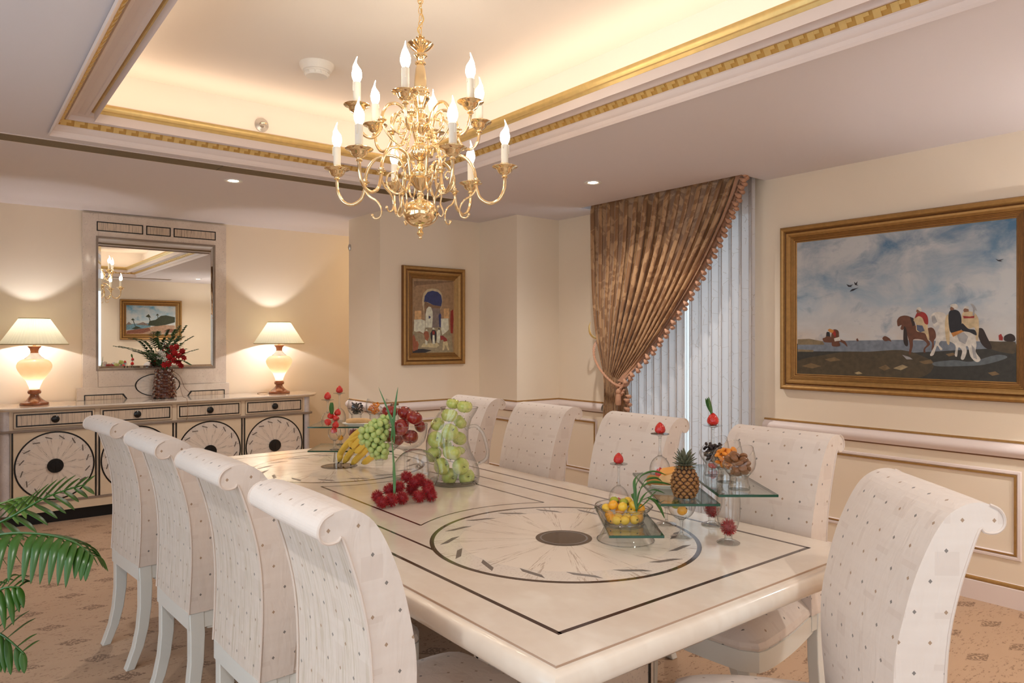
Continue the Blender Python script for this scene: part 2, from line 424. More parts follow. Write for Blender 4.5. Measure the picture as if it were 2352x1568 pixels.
# lower ceiling around tray and curtain pocket
mb = MB(); t = .03
PX0, PY0, PY1 = 4.24, 2.84, 4.41
for x0, y0, x1, y1 in [(XL, YN, TX0, YA), (TX0, YN, TX1, TY0), (TX0, TY1, TX1, YA), (TX1, YN, PX0, YA), (PX0, YN, 5.6, PY0), (PX0, PY1, 5.6, YA)]:
    mb.box(x0, y0, CEIL, x1, y1, CEIL+t)
mb.box(PX0-.02, PY0-.02, CEIL+t, PX0, PY1+.02, 2.75).box(PX0, PY0-.02, CEIL+t, XB, PY0, 2.75).box(PX0, PY1, CEIL+t, XB, PY1+.02, 2.75).box(PX0-.02, PY0-.02, 2.75, XB, PY1+.02, 2.78)
# recess walls of the tray
RW = .11
mb2 = MB()
x0, x1, y0, y1 = TX0-RW, TX1+RW, TY0-RW, TY1+RW; zt = 3.0; zb = CEIL+t+.02
mb2.box(x0-.03, y0-.03, zb, x0, y1+.03, zt).box(x1, y0-.03, zb, x1+.03, y1+.03, zt).box(x0, y0-.03, zb, x1, y0, zt).box(x0, y1, zb, x1, y1+.03, zt)
mb2.box(x0-.03, y0-.03, zt, x1+.03, y1+.03, zt+.03)
for a, b, c_, d in [(x0, y0, x1, TY0+.2), (x0, TY1-.2, x1, y1), (x0, TY0+.2, TX0+.2, TY1-.2), (TX1-.2, TY0+.2, x1, TY1-.2)]:
    mb2.box(a, b, 2.690, c_, d, 2.700)
struct('ceiling', mb, m_ceil)
struct('ceiling_tray', mb2, m_tray)
# cornice round the tray opening (travel so the opening is on the left)
path = [(TX0, TY0), (TX1, TY0), (TX1, TY1), (TX0, TY1)]
mb = MB()
prof = [(-.004, CEIL-.012), (.004, CEIL-.016), (.012, CEIL-.004), (.014, 2.585), (.020, 2.588), (.028, 2.598), (.034, 2.612), (.038, 2.614),
        (.040, 2.616), (.062, 2.646), (.066, 2.648), (.072, 2.640), (.082, 2.640), (.086, 2.652), (.094, 2.664), (.120, 2.670), (.148, 2.664), (.152, 2.658), (.168, 2.657), (.172, 2.664), (.176, 2.676),
        (.178, 2.676), (.184, 2.668), (.192, 2.668), (.198, 2.678), (.201, 2.684), (.206, 2.680), (.213, 2.682), (.219, 2.694), (.221, 2.706), (.219, 2.716), (.20, 2.725), (.19, 2.725), (.19, 2.62)]
pm = [0]*7+[0]+[1]+[0]*12+[1]*7+[0]*4
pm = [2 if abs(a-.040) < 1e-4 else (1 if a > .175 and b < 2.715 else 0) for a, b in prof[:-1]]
sweep(mb, path, prof, pm, True)
# gilded key-pattern blocks on the sloping band
def band_blocks(a, b, nrm):
    a = Vector(a); b = Vector(b); L = (b-a).length; d = (b-a)/L; n = int(L/.062); st = L/n
    for k in range(n):
        for (o0, o1, h0, h1, hh) in ((0.00, .44, .06, .94, .006), (.44, .78, .55, .94, .005)):
            vs = []
            for lift in (0, hh):
                for s_, h in ((o0, h0), (o1, h0), (o1, h1), (o0, h1)):
                    u = .040+.022*h; z = 2.616+.030*h
                    p = a+d*((k+s_)*st)+nrm*(u+lift*.8); vs.append((p.x, p.y, z-lift*.6))
            mb.add(vs, [(0, 1, 2, 3), (4, 7, 6, 5), (0, 4, 5, 1), (1, 5, 6, 2), (2, 6, 7, 3), (3, 7, 4, 0)], 1)
i_ = .05
band_blocks((TX0+i_, TY1), (TX1-i_, TY1), Vector((0, -1))); band_blocks((TX1, TY1-i_), (TX1, TY0+i_), Vector((-1, 0)))
band_blocks((TX0, TY0+i_), (TX0, TY1-i_), Vector((1, 0))); band_blocks((TX1-i_, TY0), (TX0+i_, TY0), Vector((0, 1)))
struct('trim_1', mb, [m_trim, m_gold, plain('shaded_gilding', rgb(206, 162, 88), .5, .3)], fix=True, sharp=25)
# chair rail, plinth mouldings
mb = MB(); mb_b = MB()
paths = [[(XB, YN), (XB, PY0)], [(XB, PY1), (XB, 5.0), (4.02, 5.0), (4.02, YC), (2.96, YC), (2.96, 6.19)]]
railp = [(0, .905), (.006, .905), (.012, .900), (.012, .892), (.008, .890), (.016, .882), (.030, .872), (.038, .856), (.036, .838), (.024, .824), (.014, .814), (.012, .806), (0, .804)]
railm = [0, 1, 1, 0, 0, 0, 0, 0, 0, 0, 2, 0]
basep = [(0, .132), (.006, .130), (.012, .122), (.012, .112), (.008, .108), (.014, .104), (.016, .0), (0, 0)]
basem = [0, 1, 1, 1, 0, 0, 0]
for p in paths: sweep(mb, p, railp, railm); sweep(mb_b, p, basep, basem)
struct('trim_2', mb, [m_trim, m_gold2, m_brown]); struct('baseboard_right', mb_b, [m_trim, m_gold2])
mb = MB(); sweep(mb, [(XB, YA), (XL, YA), (XL, YN), (XB, YN)], basep, basem); struct('baseboard_back', mb, [m_trim, m_gold2])
# panel mouldings
pp = [(0, 0), (.004, .008), (.016, .010), (.022, .004), (.026, .010), (.034, .010), (.040, 0)]
pmm = [0, 0, 0, 1, 1, 0]
def panel(name, cx_, cy_, z0, z1, W, rz):
    mb = MB(); frame(mb, W, z1-z0, pp, pmm)
    o = struct(name, mb, [m_trim, m_gold2]); o.location = (cx_, cy_, (z0+z1)/2); o.rotation_euler = (0, 0, rz)
panel('trim_3', XB-.0005, (1.308+2.70)/2, .258, .742, 2.70-1.308, -PI/2)
panel('trim_4', XB-.0005, .17, .258, .742, 1.98, -PI/2)
panel('trim_5', XB-.0005, 4.705, .258, .742, .42, -PI/2)
panel('trim_6', 3.49, YC-.0005, .258, .742, .86, 0)
panel('trim_7', 4.02-.0005, 5.29, .258, .742, .40, -PI/2)
panel('trim_8', 4.27, 5.0-.0005, .258, .742, .34, 0)

# ceiling air slots
def slot(y0, y1, x0, x1, label, seams=(1.40,)):
    t_ = thing('air_slot', label, 'air diffuser', ((x0+x1)/2, (y0+y1)/2, CEIL-.001), 0, 'linear air slots in the lower ceiling')
    mb = MB(); mb.box(x0, y0, CEIL-.004, x1, y0+.012, CEIL-.0005, 0).box(x0, y1-.012, CEIL-.004, x1, y1, CEIL-.0005, 0)
    mb.build('rim', m_trim, t_, world=True)
    mb = MB(); mb.box(x0, y0+.012, CEIL-.002, x1, y1-.012, CEIL-.0005, 1); n = 9
    for k in range(n):
        yy = y0+.016+(y1-y0-.032)*k/(n-1); mb.box(x0, yy-.003, CEIL-.005, x1, yy+.003, CEIL-.002, 0)
    for sx in seams: mb.box(sx-.002, y0+.012, CEIL-.0055, sx+.002, y1-.012, CEIL-.002, 1)
    mb.build('grille', [m_slat, plain('slot_shadow', rgb(84, 66, 46), .7)], t_, world=True)
slot(4.74, 4.915, -1.0, 3.18, 'long tan slotted air grille in the ceiling between tray and mirror wall')
slot(-.20, -.03, .3, 3.3, 'tan slotted ceiling grille seen only in the mirror', (1.8,))

# downlights
def downlight(x, y, label, e=44):
    t_ = thing('downlight', label, 'downlight', (x, y, CEIL), 0, 'recessed ceiling downlights')
    mb = MB().lathe([(.062, 0), (.062, -.004), (.056, -.006), (.040, -.003), (.034, .0)], n=32); mb.build('trim_ring', m_white, t_)
    mb = MB().lathe([(0, -.0015), (.033, -.0015)], n=24); mb.build('lamp', m_bulb, t_)
    light('downlight_beam', 'SPOT', (0, 0, -.02), e, (1, .955, .90), radius=.03, spot=2.5, blend=.9, parent=t_)
    return t_
downlight(1.594, 5.176, 'round recessed downlight in the ceiling beside the long air grille')
downlight(3.622, 3.64, 'round recessed downlight in the ceiling in front of the curtain')
downlight(3.66, .35, 'recessed downlight reflected in the right part of the mirror')
downlight(1.6, -.42, 'recessed ceiling downlight behind the camera')
downlight(-.5, 1.2, 'recessed ceiling downlight near the left windows')
light('passage_lamp', 'POINT', (4.3, 6.75, 2.3), 8, (1, .80, .46), radius=.1)

# smoke detector and sprinkler
t_ = thing('smoke_detector', 'white round smoke detector on the raised tray ceiling', 'smoke detector', (1.64, 3.84, 3.0))
MB().lathe([(0, 0), (.095, 0), (.095, -.012), (.078, -.040), (.070, -.042), (.070, -.050), (.066, -.050)], n=32).build('base', m_white, t_)
mb = MB().lathe([(.066, -.046), (.066, -.062), (.060, -.070), (0, -.072)], n=32)
for k in range(12):
    a = k*PI/6; mb.box(.066*math.cos(a)-.003, .066*math.sin(a)-.003, -.064, .066*math.cos(a)+.003, .066*math.sin(a)+.003, -.048)
mb.build('sensor_cap', m_white, t_)
t_ = thing('sprinkler', 'small chrome sprinkler head on the far side of the tray recess', 'sprinkler', (1.63, TY1+RW, 2.86))
mb = MB(); mb.M = Matrix.Rotation(PI/2, 4, 'X'); mb.lathe([(0, .004), (.044, .004), (.046, .0), (.044, .010), (.020, .016), (.014, .05), (0, .052)], n=28)
mb.build('escutcheon', m_metal, t_)
mb = MB(); mb.tube([(-.012, -.02, 0), (-.016, -.05, 0), (0, -.062, 0), (.016, -.05, 0), (.012, -.02, 0)], .003, 6); mb.build('head', m_brass, t_)
# small wall hook on the corner
t_ = thing('wall_bracket', 'tiny white rounded bracket on the outer corner left of the arch painting', 'bracket', (2.955, 6.16, 2.31))
MB().lathe([(0, -.03), (.012, -.026), (.018, 0), (.012, .026), (0, .03)], n=12).build('loop', m_metal, t_)
# ------------------------------------------------------------------ dining table
TCX, TCY, TZ = 1.6885, 2.745, .76
M1, M2 = (TCX, 1.84), (TCX, 3.65)
table = thing('dining_table', 'long cream stone dining table with two inlaid medallions on its top', 'table', (TCX, TCY, 0))
hx, hy = .6735, 1.615
mb = MB(); mb.box(TCX-hx, TCY-hy, TZ-.03, TCX+hx, TCY+hy, TZ)
pr_ = [(0, TZ), (-.002, TZ-.006), (-.006, TZ-.007), (-.018, TZ-.009), (-.029, TZ-.016), (-.035, TZ-.028), (-.036, TZ-.042), (-.031, TZ-.056), (-.020, TZ-.066), (-.006, TZ-.070), (.05, TZ-.070)]
sweep(mb, [(TCX-hx, TCY-hy), (TCX+hx, TCY-hy), (TCX+hx, TCY+hy), (TCX-hx, TCY+hy)], pr_, None, True)
mb.box(TCX-hx+.05, TCY-hy+.05, TZ-.07, TCX+hx-.05, TCY+hy-.05, TZ-.03)
mb.build('tabletop', m_stone, table, world=True, sharp=35)
def strip(mb, a, b, wdt, z0, z1, m=0):
    a = Vector(a); b = Vector(b); d = (b-a).normalized(); n = Vector((-d.y, d.x))*wdt/2; a = a-d*wdt*.0; 
    mb.prism([tuple(a-n), tuple(b-n), tuple(b+n), tuple(a+n)], z0, z1, m)
def arc(mb, c, r, wdt, a0, a1, z0, z1, n=48, m=0):
    for k in range(n):
        t0 = a0+(a1-a0)*k/n; t1 = a0+(a1-a0)*(k+1)/n
        mb.prism([(c[0]+q*math.cos(t), c[1]+q*math.sin(t)) for q, t in ((r-wdt/2, t0), (r+wdt/2, t0), (r+wdt/2, t1), (r-wdt/2, t1))], z0, z1, m)
zi0, zi1 = TZ-.001, TZ+.0004
mb = MB(); ox, oy = .5575, 1.495; wl = .013
for sx in (-1, 1):
    strip(mb, (TCX+sx*ox, TCY-oy-wl/2), (TCX+sx*ox, TCY+oy+wl/2), wl, zi0, zi1)
    strip(mb, (TCX-ox, TCY+sx*oy), (TCX+ox, TCY+sx*oy), wl, zi0, zi1)
    strip(mb, (TCX+sx*.431, 1.986), (TCX+sx*.431, 3.504), .010, zi0, zi1)
    strip(mb, (TCX+sx*.302, 2.295), (TCX+sx*.302, 3.195), .010, zi0, zi1)
ra = math.atan2(.455, .302); rr_ = math.hypot(.302, .455)
arc(mb, M1, rr_, .007, ra, PI-ra, zi0, zi1); arc(mb, M2, rr_, .007, -PI+ra, -ra, zi0, zi1)
mb.build('inlay_line', m_line, table, world=True, sharp=20, smooth=False)
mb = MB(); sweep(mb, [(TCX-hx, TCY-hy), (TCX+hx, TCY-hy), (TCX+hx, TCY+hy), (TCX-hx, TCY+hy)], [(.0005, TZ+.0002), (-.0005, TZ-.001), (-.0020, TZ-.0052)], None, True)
mb.build('edge_shadow_line', plain('painted_edge_shadow', rgb(172, 140, 116), .5), table, world=True)  # brown strip paints the fine shadow line along the tabletop step
def disc(mb, c, r, z, n=64, axis='z', a0=0, a1=2*PI, m=0, r0=0.):
    vs = []; uv = []; full = abs(a1-a0-2*PI) < 1e-6
    for i in range(n+1):
        a = a0+(a1-a0)*i/n
        for q in (r0, r):
            u, v = q*math.cos(a), q*math.sin(a)
            vs.append((c[0]+u, c[1]+v, z) if axis == 'z' else (c[0]+u, z, c[1]+v)); uv.append((u/r, v/r))
    mb.add(vs, [(2*i, 2*i+1, 2*i+3, 2*i+2) for i in range(n)], m, uv)
def bars(mb, c, r, n, z0, z1, L=.075, wdt=.014, axis='z', ph=0., only=None):
    for k in (range(n) if only is None else [only]):
        a = 2*PI*(k+.5)/n+ph; p = Vector((c[0]+r*math.cos(a), c[1]+r*math.sin(a)))
        b = a+PI/2-.45; d = Vector((math.cos(b), math.sin(b)))*L/2; e = Vector((math.cos(a), math.sin(a)))*wdt/2
        sk = d.normalized()*wdt*.5
        mb.prism([tuple(p-d-e-sk), tuple(p+d-e-sk), tuple(p+d+e+sk), tuple(p-d+e+sk)], z0, z1, 0, axis)
for k, c in enumerate((M1, M2)):
    mb = MB(); disc(mb, c, .452, TZ+.0003); med = mb.build('medallion', m_med, table, world=True, fix=False)
    mb = MB(); arc(mb, c, .457, .015, 0, 2*PI, zi0, TZ+.0006, 96); r_ = mb.build('medallion_ring', m_line, table, world=True, sharp=20, smooth=False)
    for q in range(16):
        mb = MB(); bars(mb, c, .395, 16, TZ, TZ+.0008, .088, .018, only=q); mb.build('medallion_bar', m_grey, table, world=True, smooth=False)
    mb = MB(); disc(mb, c, .098, TZ+.0010, 48); mb.uv = {}; mb.build('medallion_centre', [m_line, ], table, world=True, fix=False)
    mb = MB(); disc(mb, c, .084, TZ+.0013, 48, r0=.077); mb.uv = {}; mb.build('centre_band', m_grey, table, world=True, fix=False)
# pedestals
def pedestal(cy):
    w2, d2, ch = .27, .25, .09
    poly = [(TCX-w2+ch, cy-d2), (TCX+w2-ch, cy-d2), (TCX+w2, cy-d2+ch), (TCX+w2, cy+d2-ch), (TCX+w2-ch, cy+d2), (TCX-w2+ch, cy+d2), (TCX-w2, cy+d2-ch), (TCX-w2, cy-d2+ch)]
    mb = MB(); mb.prism(poly, .06, TZ-.07, 0)
    big = [(TCX+(x-TCX)*1.1, cy+(y-cy)*1.1) for x, y in poly]
    mb.prism(big, .0, .06, 1); mb.prism([(TCX+(x-TCX)*1.06, cy+(y-cy)*1.06) for x, y in poly], TZ-.1, TZ-.07, 1)
    n = len(poly)
    for k in range(n):
        a = Vector(poly[k]); b = Vector(poly[(k+1) % n]); d = (b-a).normalized(); nn = Vector((d.y, -d.x))*.003
        for s_ in (.022, (b-a).length-.022):
            p = a+d*s_
            q = [p-d*.005, p+d*.005, p+d*.005+nn, p-d*.005+nn]
            mb.prism([tuple(v) for v in q], .08, TZ-.12, 2)
        for zz in (.09, TZ-.13):
            q = [a+d*.02, b-d*.02, b-d*.02+nn, a+d*.02+nn]; mb.prism([tuple(v) for v in q], zz-.005, zz+.005, 2)
    mb.build('pedestal', [m_stone2, m_cab, m_black], table, world=True, smooth=False)
    for sx in (-1, 1):
        mb = MB(); X = TCX+sx*(w2+.001)
        vs = []; uv = []
        for i in range(33):
            a = 2*PI*i/32; vs.append((X, cy+.14*math.cos(a), .38+.14*math.sin(a))); uv.append((math.cos(a), math.sin(a)))
        mb.add(vs, [tuple(range(33))], 0, uv)
        mb.build('pedestal_disc', m_med2, table, world=True, fix=False)
pedestal(M1[1]); pedestal(M2[1])

# ------------------------------------------------------------------ chairs
def back_outline():
    rear = [(0, .445), (.006, .56), (.008, .68), (.0, .80), (-.020, .90), (-.044, .980), (-.064, 1.034)]
    rear += [(-.076, 1.029), (-.092, 1.026), (-.108, 1.030), (-.119, 1.043), (-.119, 1.062), (-.108, 1.079), (-.088, 1.089)]
    front = [(-.060, 1.093), (-.026, 1.083), (.006, 1.058), (.036, 1.010), (.070, .93), (.095, .84), (.114, .74), (.115, .63), (.108, .53), (.10, .445)]
    return rear, front
def make_chair():
    t = thing('dining_chair', 'x', 'chair', (0, 0, 0), 0, 'dotted fabric dining chairs')
    rear, front = back_outline(); w0 = .205
    flat = lambda L, n: [(p.x, p.y) for p in smooth_path([(a, b, 0) for a, b in L], n)]
    r1 = flat(rear[:7], 3); ring = r1+flat(rear[6:]+front, 3)[1:]; rear_n = len(r1)
    # arc length for the cloth pattern
    def wf(z): return w0+.008*min(1, max(0, (z-.45)/.5))
    Ls = [0]
    for k in range(1, len(ring)): Ls.append(Ls[-1]+math.dist(ring[k], ring[k-1]))
    mb = MB(); ny = 6
    vs = []; uv = []
    for k, (x, z) in enumerate(ring):
        for j in range(ny+1):  # slightly crowned front
            s_ = -1+2*j/ny; crown = (1-s_*s_)
            nx = .010*crown*(1 if k > rear_n+24 else -.3)
            vs.append((x+nx, s_*wf(z), z)); uv.append((s_*wf(z)+1, Ls[k]))
    nr = len(rear)
    for k in range(len(ring)-1):
        m = 1 if k < rear_n-1 else 0
        for j in range(ny):
            a = k*(ny+1)+j; q = (a, a+1, a+ny+2, a+ny+1); mb.add([vs[i] for i in q], [(0, 1, 2, 3)], m, [uv[i] for i in q])
    # side panels: strips joining rear and front profile
    N = 12
    def at_frac(L, f):
        tot = [0]
        for k in range(1, len(L)): tot.append(tot[-1]+math.dist(L[k], L[k-1]))
        d = f*tot[-1]
        for k in range(1, len(L)):
            if d <= tot[k]+1e-9:
                u = (d-tot[k-1])/(tot[k]-tot[k-1]); return (L[k-1][0]*(1-u)+L[k][0]*u, L[k-1][1]*(1-u)+L[k][1]*u)
        return L[-1]
    for s_ in (-1, 1):
        poly = ring; y = s_
        vs2 = [(x, y*wf(z), z) for x, z in poly]; uv2 = [(x+.37, z) for x, z in poly]
        mb.add(vs2, [tuple(range(len(poly)))], 0, uv2)
    back = mb.build('backrest', [m_fab, m_fab2], t, sharp=50, bevel=.006, seg=2)
    for s_ in (-1, 1):
        pts = [(x-.002, s_*(wf(z)+.001), z) for x, z in ring[1:-8]]
        mb = MB(); mb.tube(smooth_path([(x-.003, s_*(wf(z)), z) for x, z in rear[:7]]+[(x, s_*wf(z), z) for x, z in rear[7:]], 3), .0035, 6); mb.build('piping', m_pipe, back)
    # seat cushion
    def half(x):    # half width of the seat along its depth
        u = (x-.08)/.46; return .190+.065*math.sin(min(1, u*1.05)*PI*.5)-(.045*max(0, (u-.9)/.1)**2)
    mb = MB(); nx_, ny_ = 14, 12
    def top(i, j):
        x = .07+.475*j; s_ = -1+2*i; hw = half(x)
        e = (1-abs(s_)**3.2)*(1-max(0, (j-.55)/.45)**3.2)*(1-max(0, (.12-j)/.12)**2)
        xf = x+.012*(1-s_*s_)*max(0, (j-.5)/.5)
        return (xf, s_*hw*(1+.0), .466+.052*max(0, e)**.38+.008*math.sin(j*PI))
    mb.grid(lambda i, j: top(i, j), ny_, nx_, 0, lambda i, j: ((-1+2*i)*.25+3, .07+.475*j))
    n0 = len(mb.v)
    # skirt down to the frame
    idx = [(i, 0) for i in range(ny_+1)]+[(ny_, j) for j in range(1, nx_+1)]+[(i, nx_) for i in range(ny_-1, -1, -1)]+[(0, j) for j in range(nx_-1, 0, -1)]
    loop_ = [top(i/ny_, j/nx_) for i, j in idx]
    low = [(x, y, .440) for x, y, z in loop_]
    mid_ = [((x-.3)*1.015+.3, y*1.025, .452) for x, y, z in loop_]
    n = len(idx)
    uvs = [(x*.9+y*.8+5, z) for x, y, z in loop_]
    for A_, B_, za, zb_ in ((loop_, mid_, 0, .02), (mid_, low, .02, .035)):
        for k in range(n):
            k2 = (k+1) % n
            mb.add([A_[k], A_[k2], B_[k2], B_[k]], [(0, 1, 2, 3)], 0, [(uvs[k][0], za), (uvs[k2][0], za), (uvs[k2][0], zb_), (uvs[k][0], zb_)])
    mb.build('seat_cushion', m_fab, t, sharp=60)
    # apron frame following the cushion
    mb = MB(); out = [(x, y) for x, y, z in mid_]
    inn = [((x-.3)*.9+.3, y*.9) for x, y in out]
    for k in range(n):
        k2 = (k+1) % n
        a, b, c, d = out[k], out[k2], inn[k2], inn[k]
        mb.add([(a[0], a[1], .375), (b[0], b[1], .375), (b[0], b[1], .441), (a[0], a[1], .441), (d[0], d[1], .375), (c[0], c[1], .375), (c[0], c[1], .441), (d[0], d[1], .441)],
               [(0, 1, 2, 3), (5, 4, 7, 6), (3, 2, 6, 7), (1, 0, 4, 5)])
    mb.box(-.002, -.20, .385, .09, .20, .446)
    mb.build('seat_frame', m_wood, t, sharp=30)
    # sabre rear legs, tapered front legs
    for s_ in (-1, 1):
        mb = MB(); prof = [(.000, .446, .052), (.004, .36, .052), (.004, .26, .048), (-.004, .17, .044), (-.020, .09, .040), (-.045, .02, .036), (-.053, 0, .035)]
        yo = s_*.203; yi = s_*.160
        for k in range(len(prof)-1):
            (x0, z0, w_0), (x1, z1, w_1) = prof[k], prof[k+1]
            a = [(x0, yo, z0), (x0+w_0, yo, z0), (x0+w_0, yi, z0), (x0, yi, z0)]; b = [(x1, yo, z1), (x1+w_1, yo, z1), (x1+w_1, yi, z1), (x1, yi, z1)]
            mb.add(a+b, [(0, 1, 5, 4), (1, 2, 6, 5), (2, 3, 7, 6), (3, 0, 4, 7)]+([(0, 1, 2, 3)] if k == 0 else [])+([(4, 5, 6, 7)] if k == len(prof)-2 else []))
        mb.build('leg', m_wood, t, sharp=40, bevel=.003)
    for s_ in (-1, 1):
        mb = MB(); cx_, cy_ = .505, s_*.205; a, b = .024, .014
        mb.add([(cx_+i*q, cy_+j*q, z) for z, q in ((0, b), (.44, a)) for i, j in ((-1, -1), (1, -1), (1, 1), (-1, 1))], [(0, 3, 2, 1), (4, 5, 6, 7), (0, 1, 5, 4), (1, 2, 6, 5), (2, 3, 7, 6), (3, 0, 4, 7)])
        mb.build('leg', m_wood, t, bevel=.003)
    return t
chair = make_chair(); kids()
spots = [((.72, 1.61), 0, 'nearest of the four high-backed chairs seen from behind at the table\'s left side'),
         ((.715, 2.30), 2, 'second nearest of the four high-backed chairs seen from behind on the left'),
         ((.69, 2.985), 3, 'third nearest of the four chairs seen from behind on the left side'),
         ((.652, 3.70), 5.6, 'farthest of the four chairs seen from behind, its curved legs in full view'),
         ((2.57, 1.566), 180, 'dotted chair facing the camera at the table\'s right side below the horse painting'),
         ((2.565, 2.29), 180, 'dotted chair facing the camera in front of the curtain'),
         ((2.555, 2.985), 180, 'dotted chair facing the camera left of the tied curtain, between jug and curtain'),
         ((2.56, 3.66), 180, 'dotted chair mostly hidden behind the glass jug of green apples'),
         ((1.868, .797), 139, 'big foreground chair turned at an angle at the table\'s near right corner')]
for k, ((x, y), a, lab) in enumerate(spots):
    if k == 0: chair.location = (x, y, 0); chair.rotation_euler = (0, 0, math.radians(a)); chair['label'] = lab
    else: dup(chair, (x, y, 0), math.radians(a), lab)

# ------------------------------------------------------------------ sideboard
SY, SB, SZ = 6.66, 7.15, .925
sb = thing('sideboard', 'long cream inlaid sideboard with black-ringed doors along the back wall', 'sideboard', (1.555, 6.9, 0))
SX0, SX1 = .325, 2.785
mb = MB(); mb.box(SX0+.02, SY+.02, .10, SX1-.02, SB, .735, 0).box(SX0+.02, SY+.012, .75, SX1-.02, SB, .905, 0)
mb.box(SX0+.03, SY+.002, .10, SX1-.03, SY+.03, .168)
mb.build('body', m_cab, sb, world=True)
mb = MB(); mb.box(SX0+.06, SY+.07, 0, SX1-.06, SB, .10); mb.build('plinth', m_dark, sb, world=True)
def rounded(x0, x1, y0, y1, r, n=8):
    out = []
    for cx_, cy_, a in ((x1-r, y0+r, -PI/2), (x1-.02, y1-.02, 0), (x0+.02, y1-.02, PI/2), (x0+r, y0+r, PI)):
        q = r if cy_ < y0+r+.001 else .02
        out += [(cx_+q*math.cos(a+PI/2*i/n), cy_+q*math.sin(a+PI/2*i/n)) for i in range(n+1)]
    return out
mb = MB(); mb.prism(rounded(SX0-.11, SX1+.11, SY-.035, SB, .20), .912, SZ); mb.build('top', m_stone, sb, world=True, bevel=.003)
mb = MB(); mb.prism(rounded(SX0-.09, SX1+.09, SY-.02, SB, .18), .900, .912); mb.build('top_moulding', m_cab, sb, world=True)
mb = MB(); mb.prism(rounded(SX0-.03, SX1+.03, SY-.012, SB, .06), .734, .752); mb.build('stone_band', m_band, sb, world=True, bevel=.003)
mb = MB(); mb.box(SX0+.02, SY-.004, .166, SX1-.02, SY+.02, .182); mb.build('stone_band', m_band, sb, world=True, bevel=.002)
for x in (SX0+.035, SX1-.035):
    for z0, z1 in ((.10, .734), (.752, .900)):
        mb = MB(); mb.lathe([(.034, z0), (.034, z1)], (x, SY+.035, 0), 20); mb.build('marble_column', m_marb, sb, world=True)
def rect_line(mb, x0, x1, z0, z1, y, w_, m=0, d=.002):
    mb.box(x0, y-d, z0, x1, y, z0+w_, m).box(x0, y-d, z1-w_, x1, y, z1, m).box(x0, y-d, z0+w_, x0+w_, y, z1-w_, m).box(x1-w_, y-d, z0+w_, x1, y, z1-w_, m)
for k in range(4):
    cx_ = .682+.583*k
    mb = MB(); mb.box(cx_-.268, SY+.002, .768, cx_+.268, SY+.02, .884, 0); mb.box(cx_-.258, SY, .776, cx_+.258, SY+.003, .876, 1)
    rect_line(mb, cx_-.256, cx_+.256, .778, .874, SY, .009, 2); rect_line(mb, cx_-.272, cx_+.272, .764, .888, SY+.004, .002, 3)
    dr = mb.build('drawer', [m_cab, m_ven, m_black, m_brown], sb, world=True, smooth=False)
    mb = MB(); mb.M = Matrix.Translation((cx_, SY-.001, .826)) @ Matrix.Rotation(PI/2, 4, 'X')
    mb.lathe([(0, .022), (.016, .021), (.027, .015), (.029, .010), (.022, .003), (.014, -.002)], n=24); kn = mb.build('knob', m_black, sb, world=True); 
    kn.parent = dr; kn.location = (0, 0, 0)
    for s_ in (-1, 1):
        x0, x1 = (cx_-.272, cx_-.0012) if s_ < 0 else (cx_+.0012, cx_+.272)
        mb = MB(); mb.box(x0, SY+.002, .184, x1, SY+.02, .732, 0)
        xs = cx_+s_*.280; mb.box(xs-.0045, SY+.0, .184, xs+.0045, SY+.004, .732, 1)
        arc(mb, (cx_, .458), .266, .011, PI/2 if s_ < 0 else -PI/2, 3*PI/2 if s_ < 0 else PI/2, 0, 0, 1) if False else None
        a0 = PI/2 if s_ < 0 else -PI/2
        for q in range(28):
            t0 = a0+PI*q/28; t1 = a0+PI*(q+1)/28
            mb.prism([(cx_+u*math.cos(v), .458+u*math.sin(v)) for u, v in ((.260, t0), (.271, t0), (.271, t1), (.260, t1))], SY, SY+.003, 1, 'y')
        dd = mb.build('door', [m_cab, m_black], sb, world=True, smooth=False)
        mb = MB(); disc(mb, (cx_, .458), .259, SY+.0012, 32, 'y', a0, a0+PI); md = mb.build('door_medallion', m_med2, sb, world=True, fix=False); md.parent = dd
        mb = MB()
        for q in range(16):
            a = 2*PI*(q+.5)/16
            if math.cos(a)*s_ <= 0: continue
            p = Vector((cx_+.225*math.cos(a), .458+.225*math.sin(a))); b = a+PI/2-.5; d = Vector((math.cos(b), math.sin(b)))*.024; e = Vector((math.cos(a), math.sin(a)))*.0045
            mb.prism([tuple(p-d-e), tuple(p+d-e), tuple(p+d+e), tuple(p-d+e)], SY-.0005, SY+.002, 0, 'y')
        bb = mb.build('door_inlay', m_grey, sb, world=True, smooth=False); bb.parent = dd
        mb = MB(); a_ = []
        mb.prism([(cx_+.056*math.cos(a0+PI*q/16), .458+.056*math.sin(a0+PI*q/16)) for q in range(17)], SY-.012, SY+.002, 0, 'y')
        mb.prism([(cx_+.034*math.cos(a0+PI*q/16), .458+.034*math.sin(a0+PI*q/16)) for q in range(17)], SY-.017, SY-.012, 0, 'y')
        hb = mb.build('handle', m_black, sb, world=True, bevel=.002); hb.parent = dd
    if k < 3:
        xs = cx_+.2915; mb = MB(); mb.box(xs-.0065, SY+.004, .184, xs+.0065, SY+.016, .732); mb.build('stile', m_ven, sb, world=True)

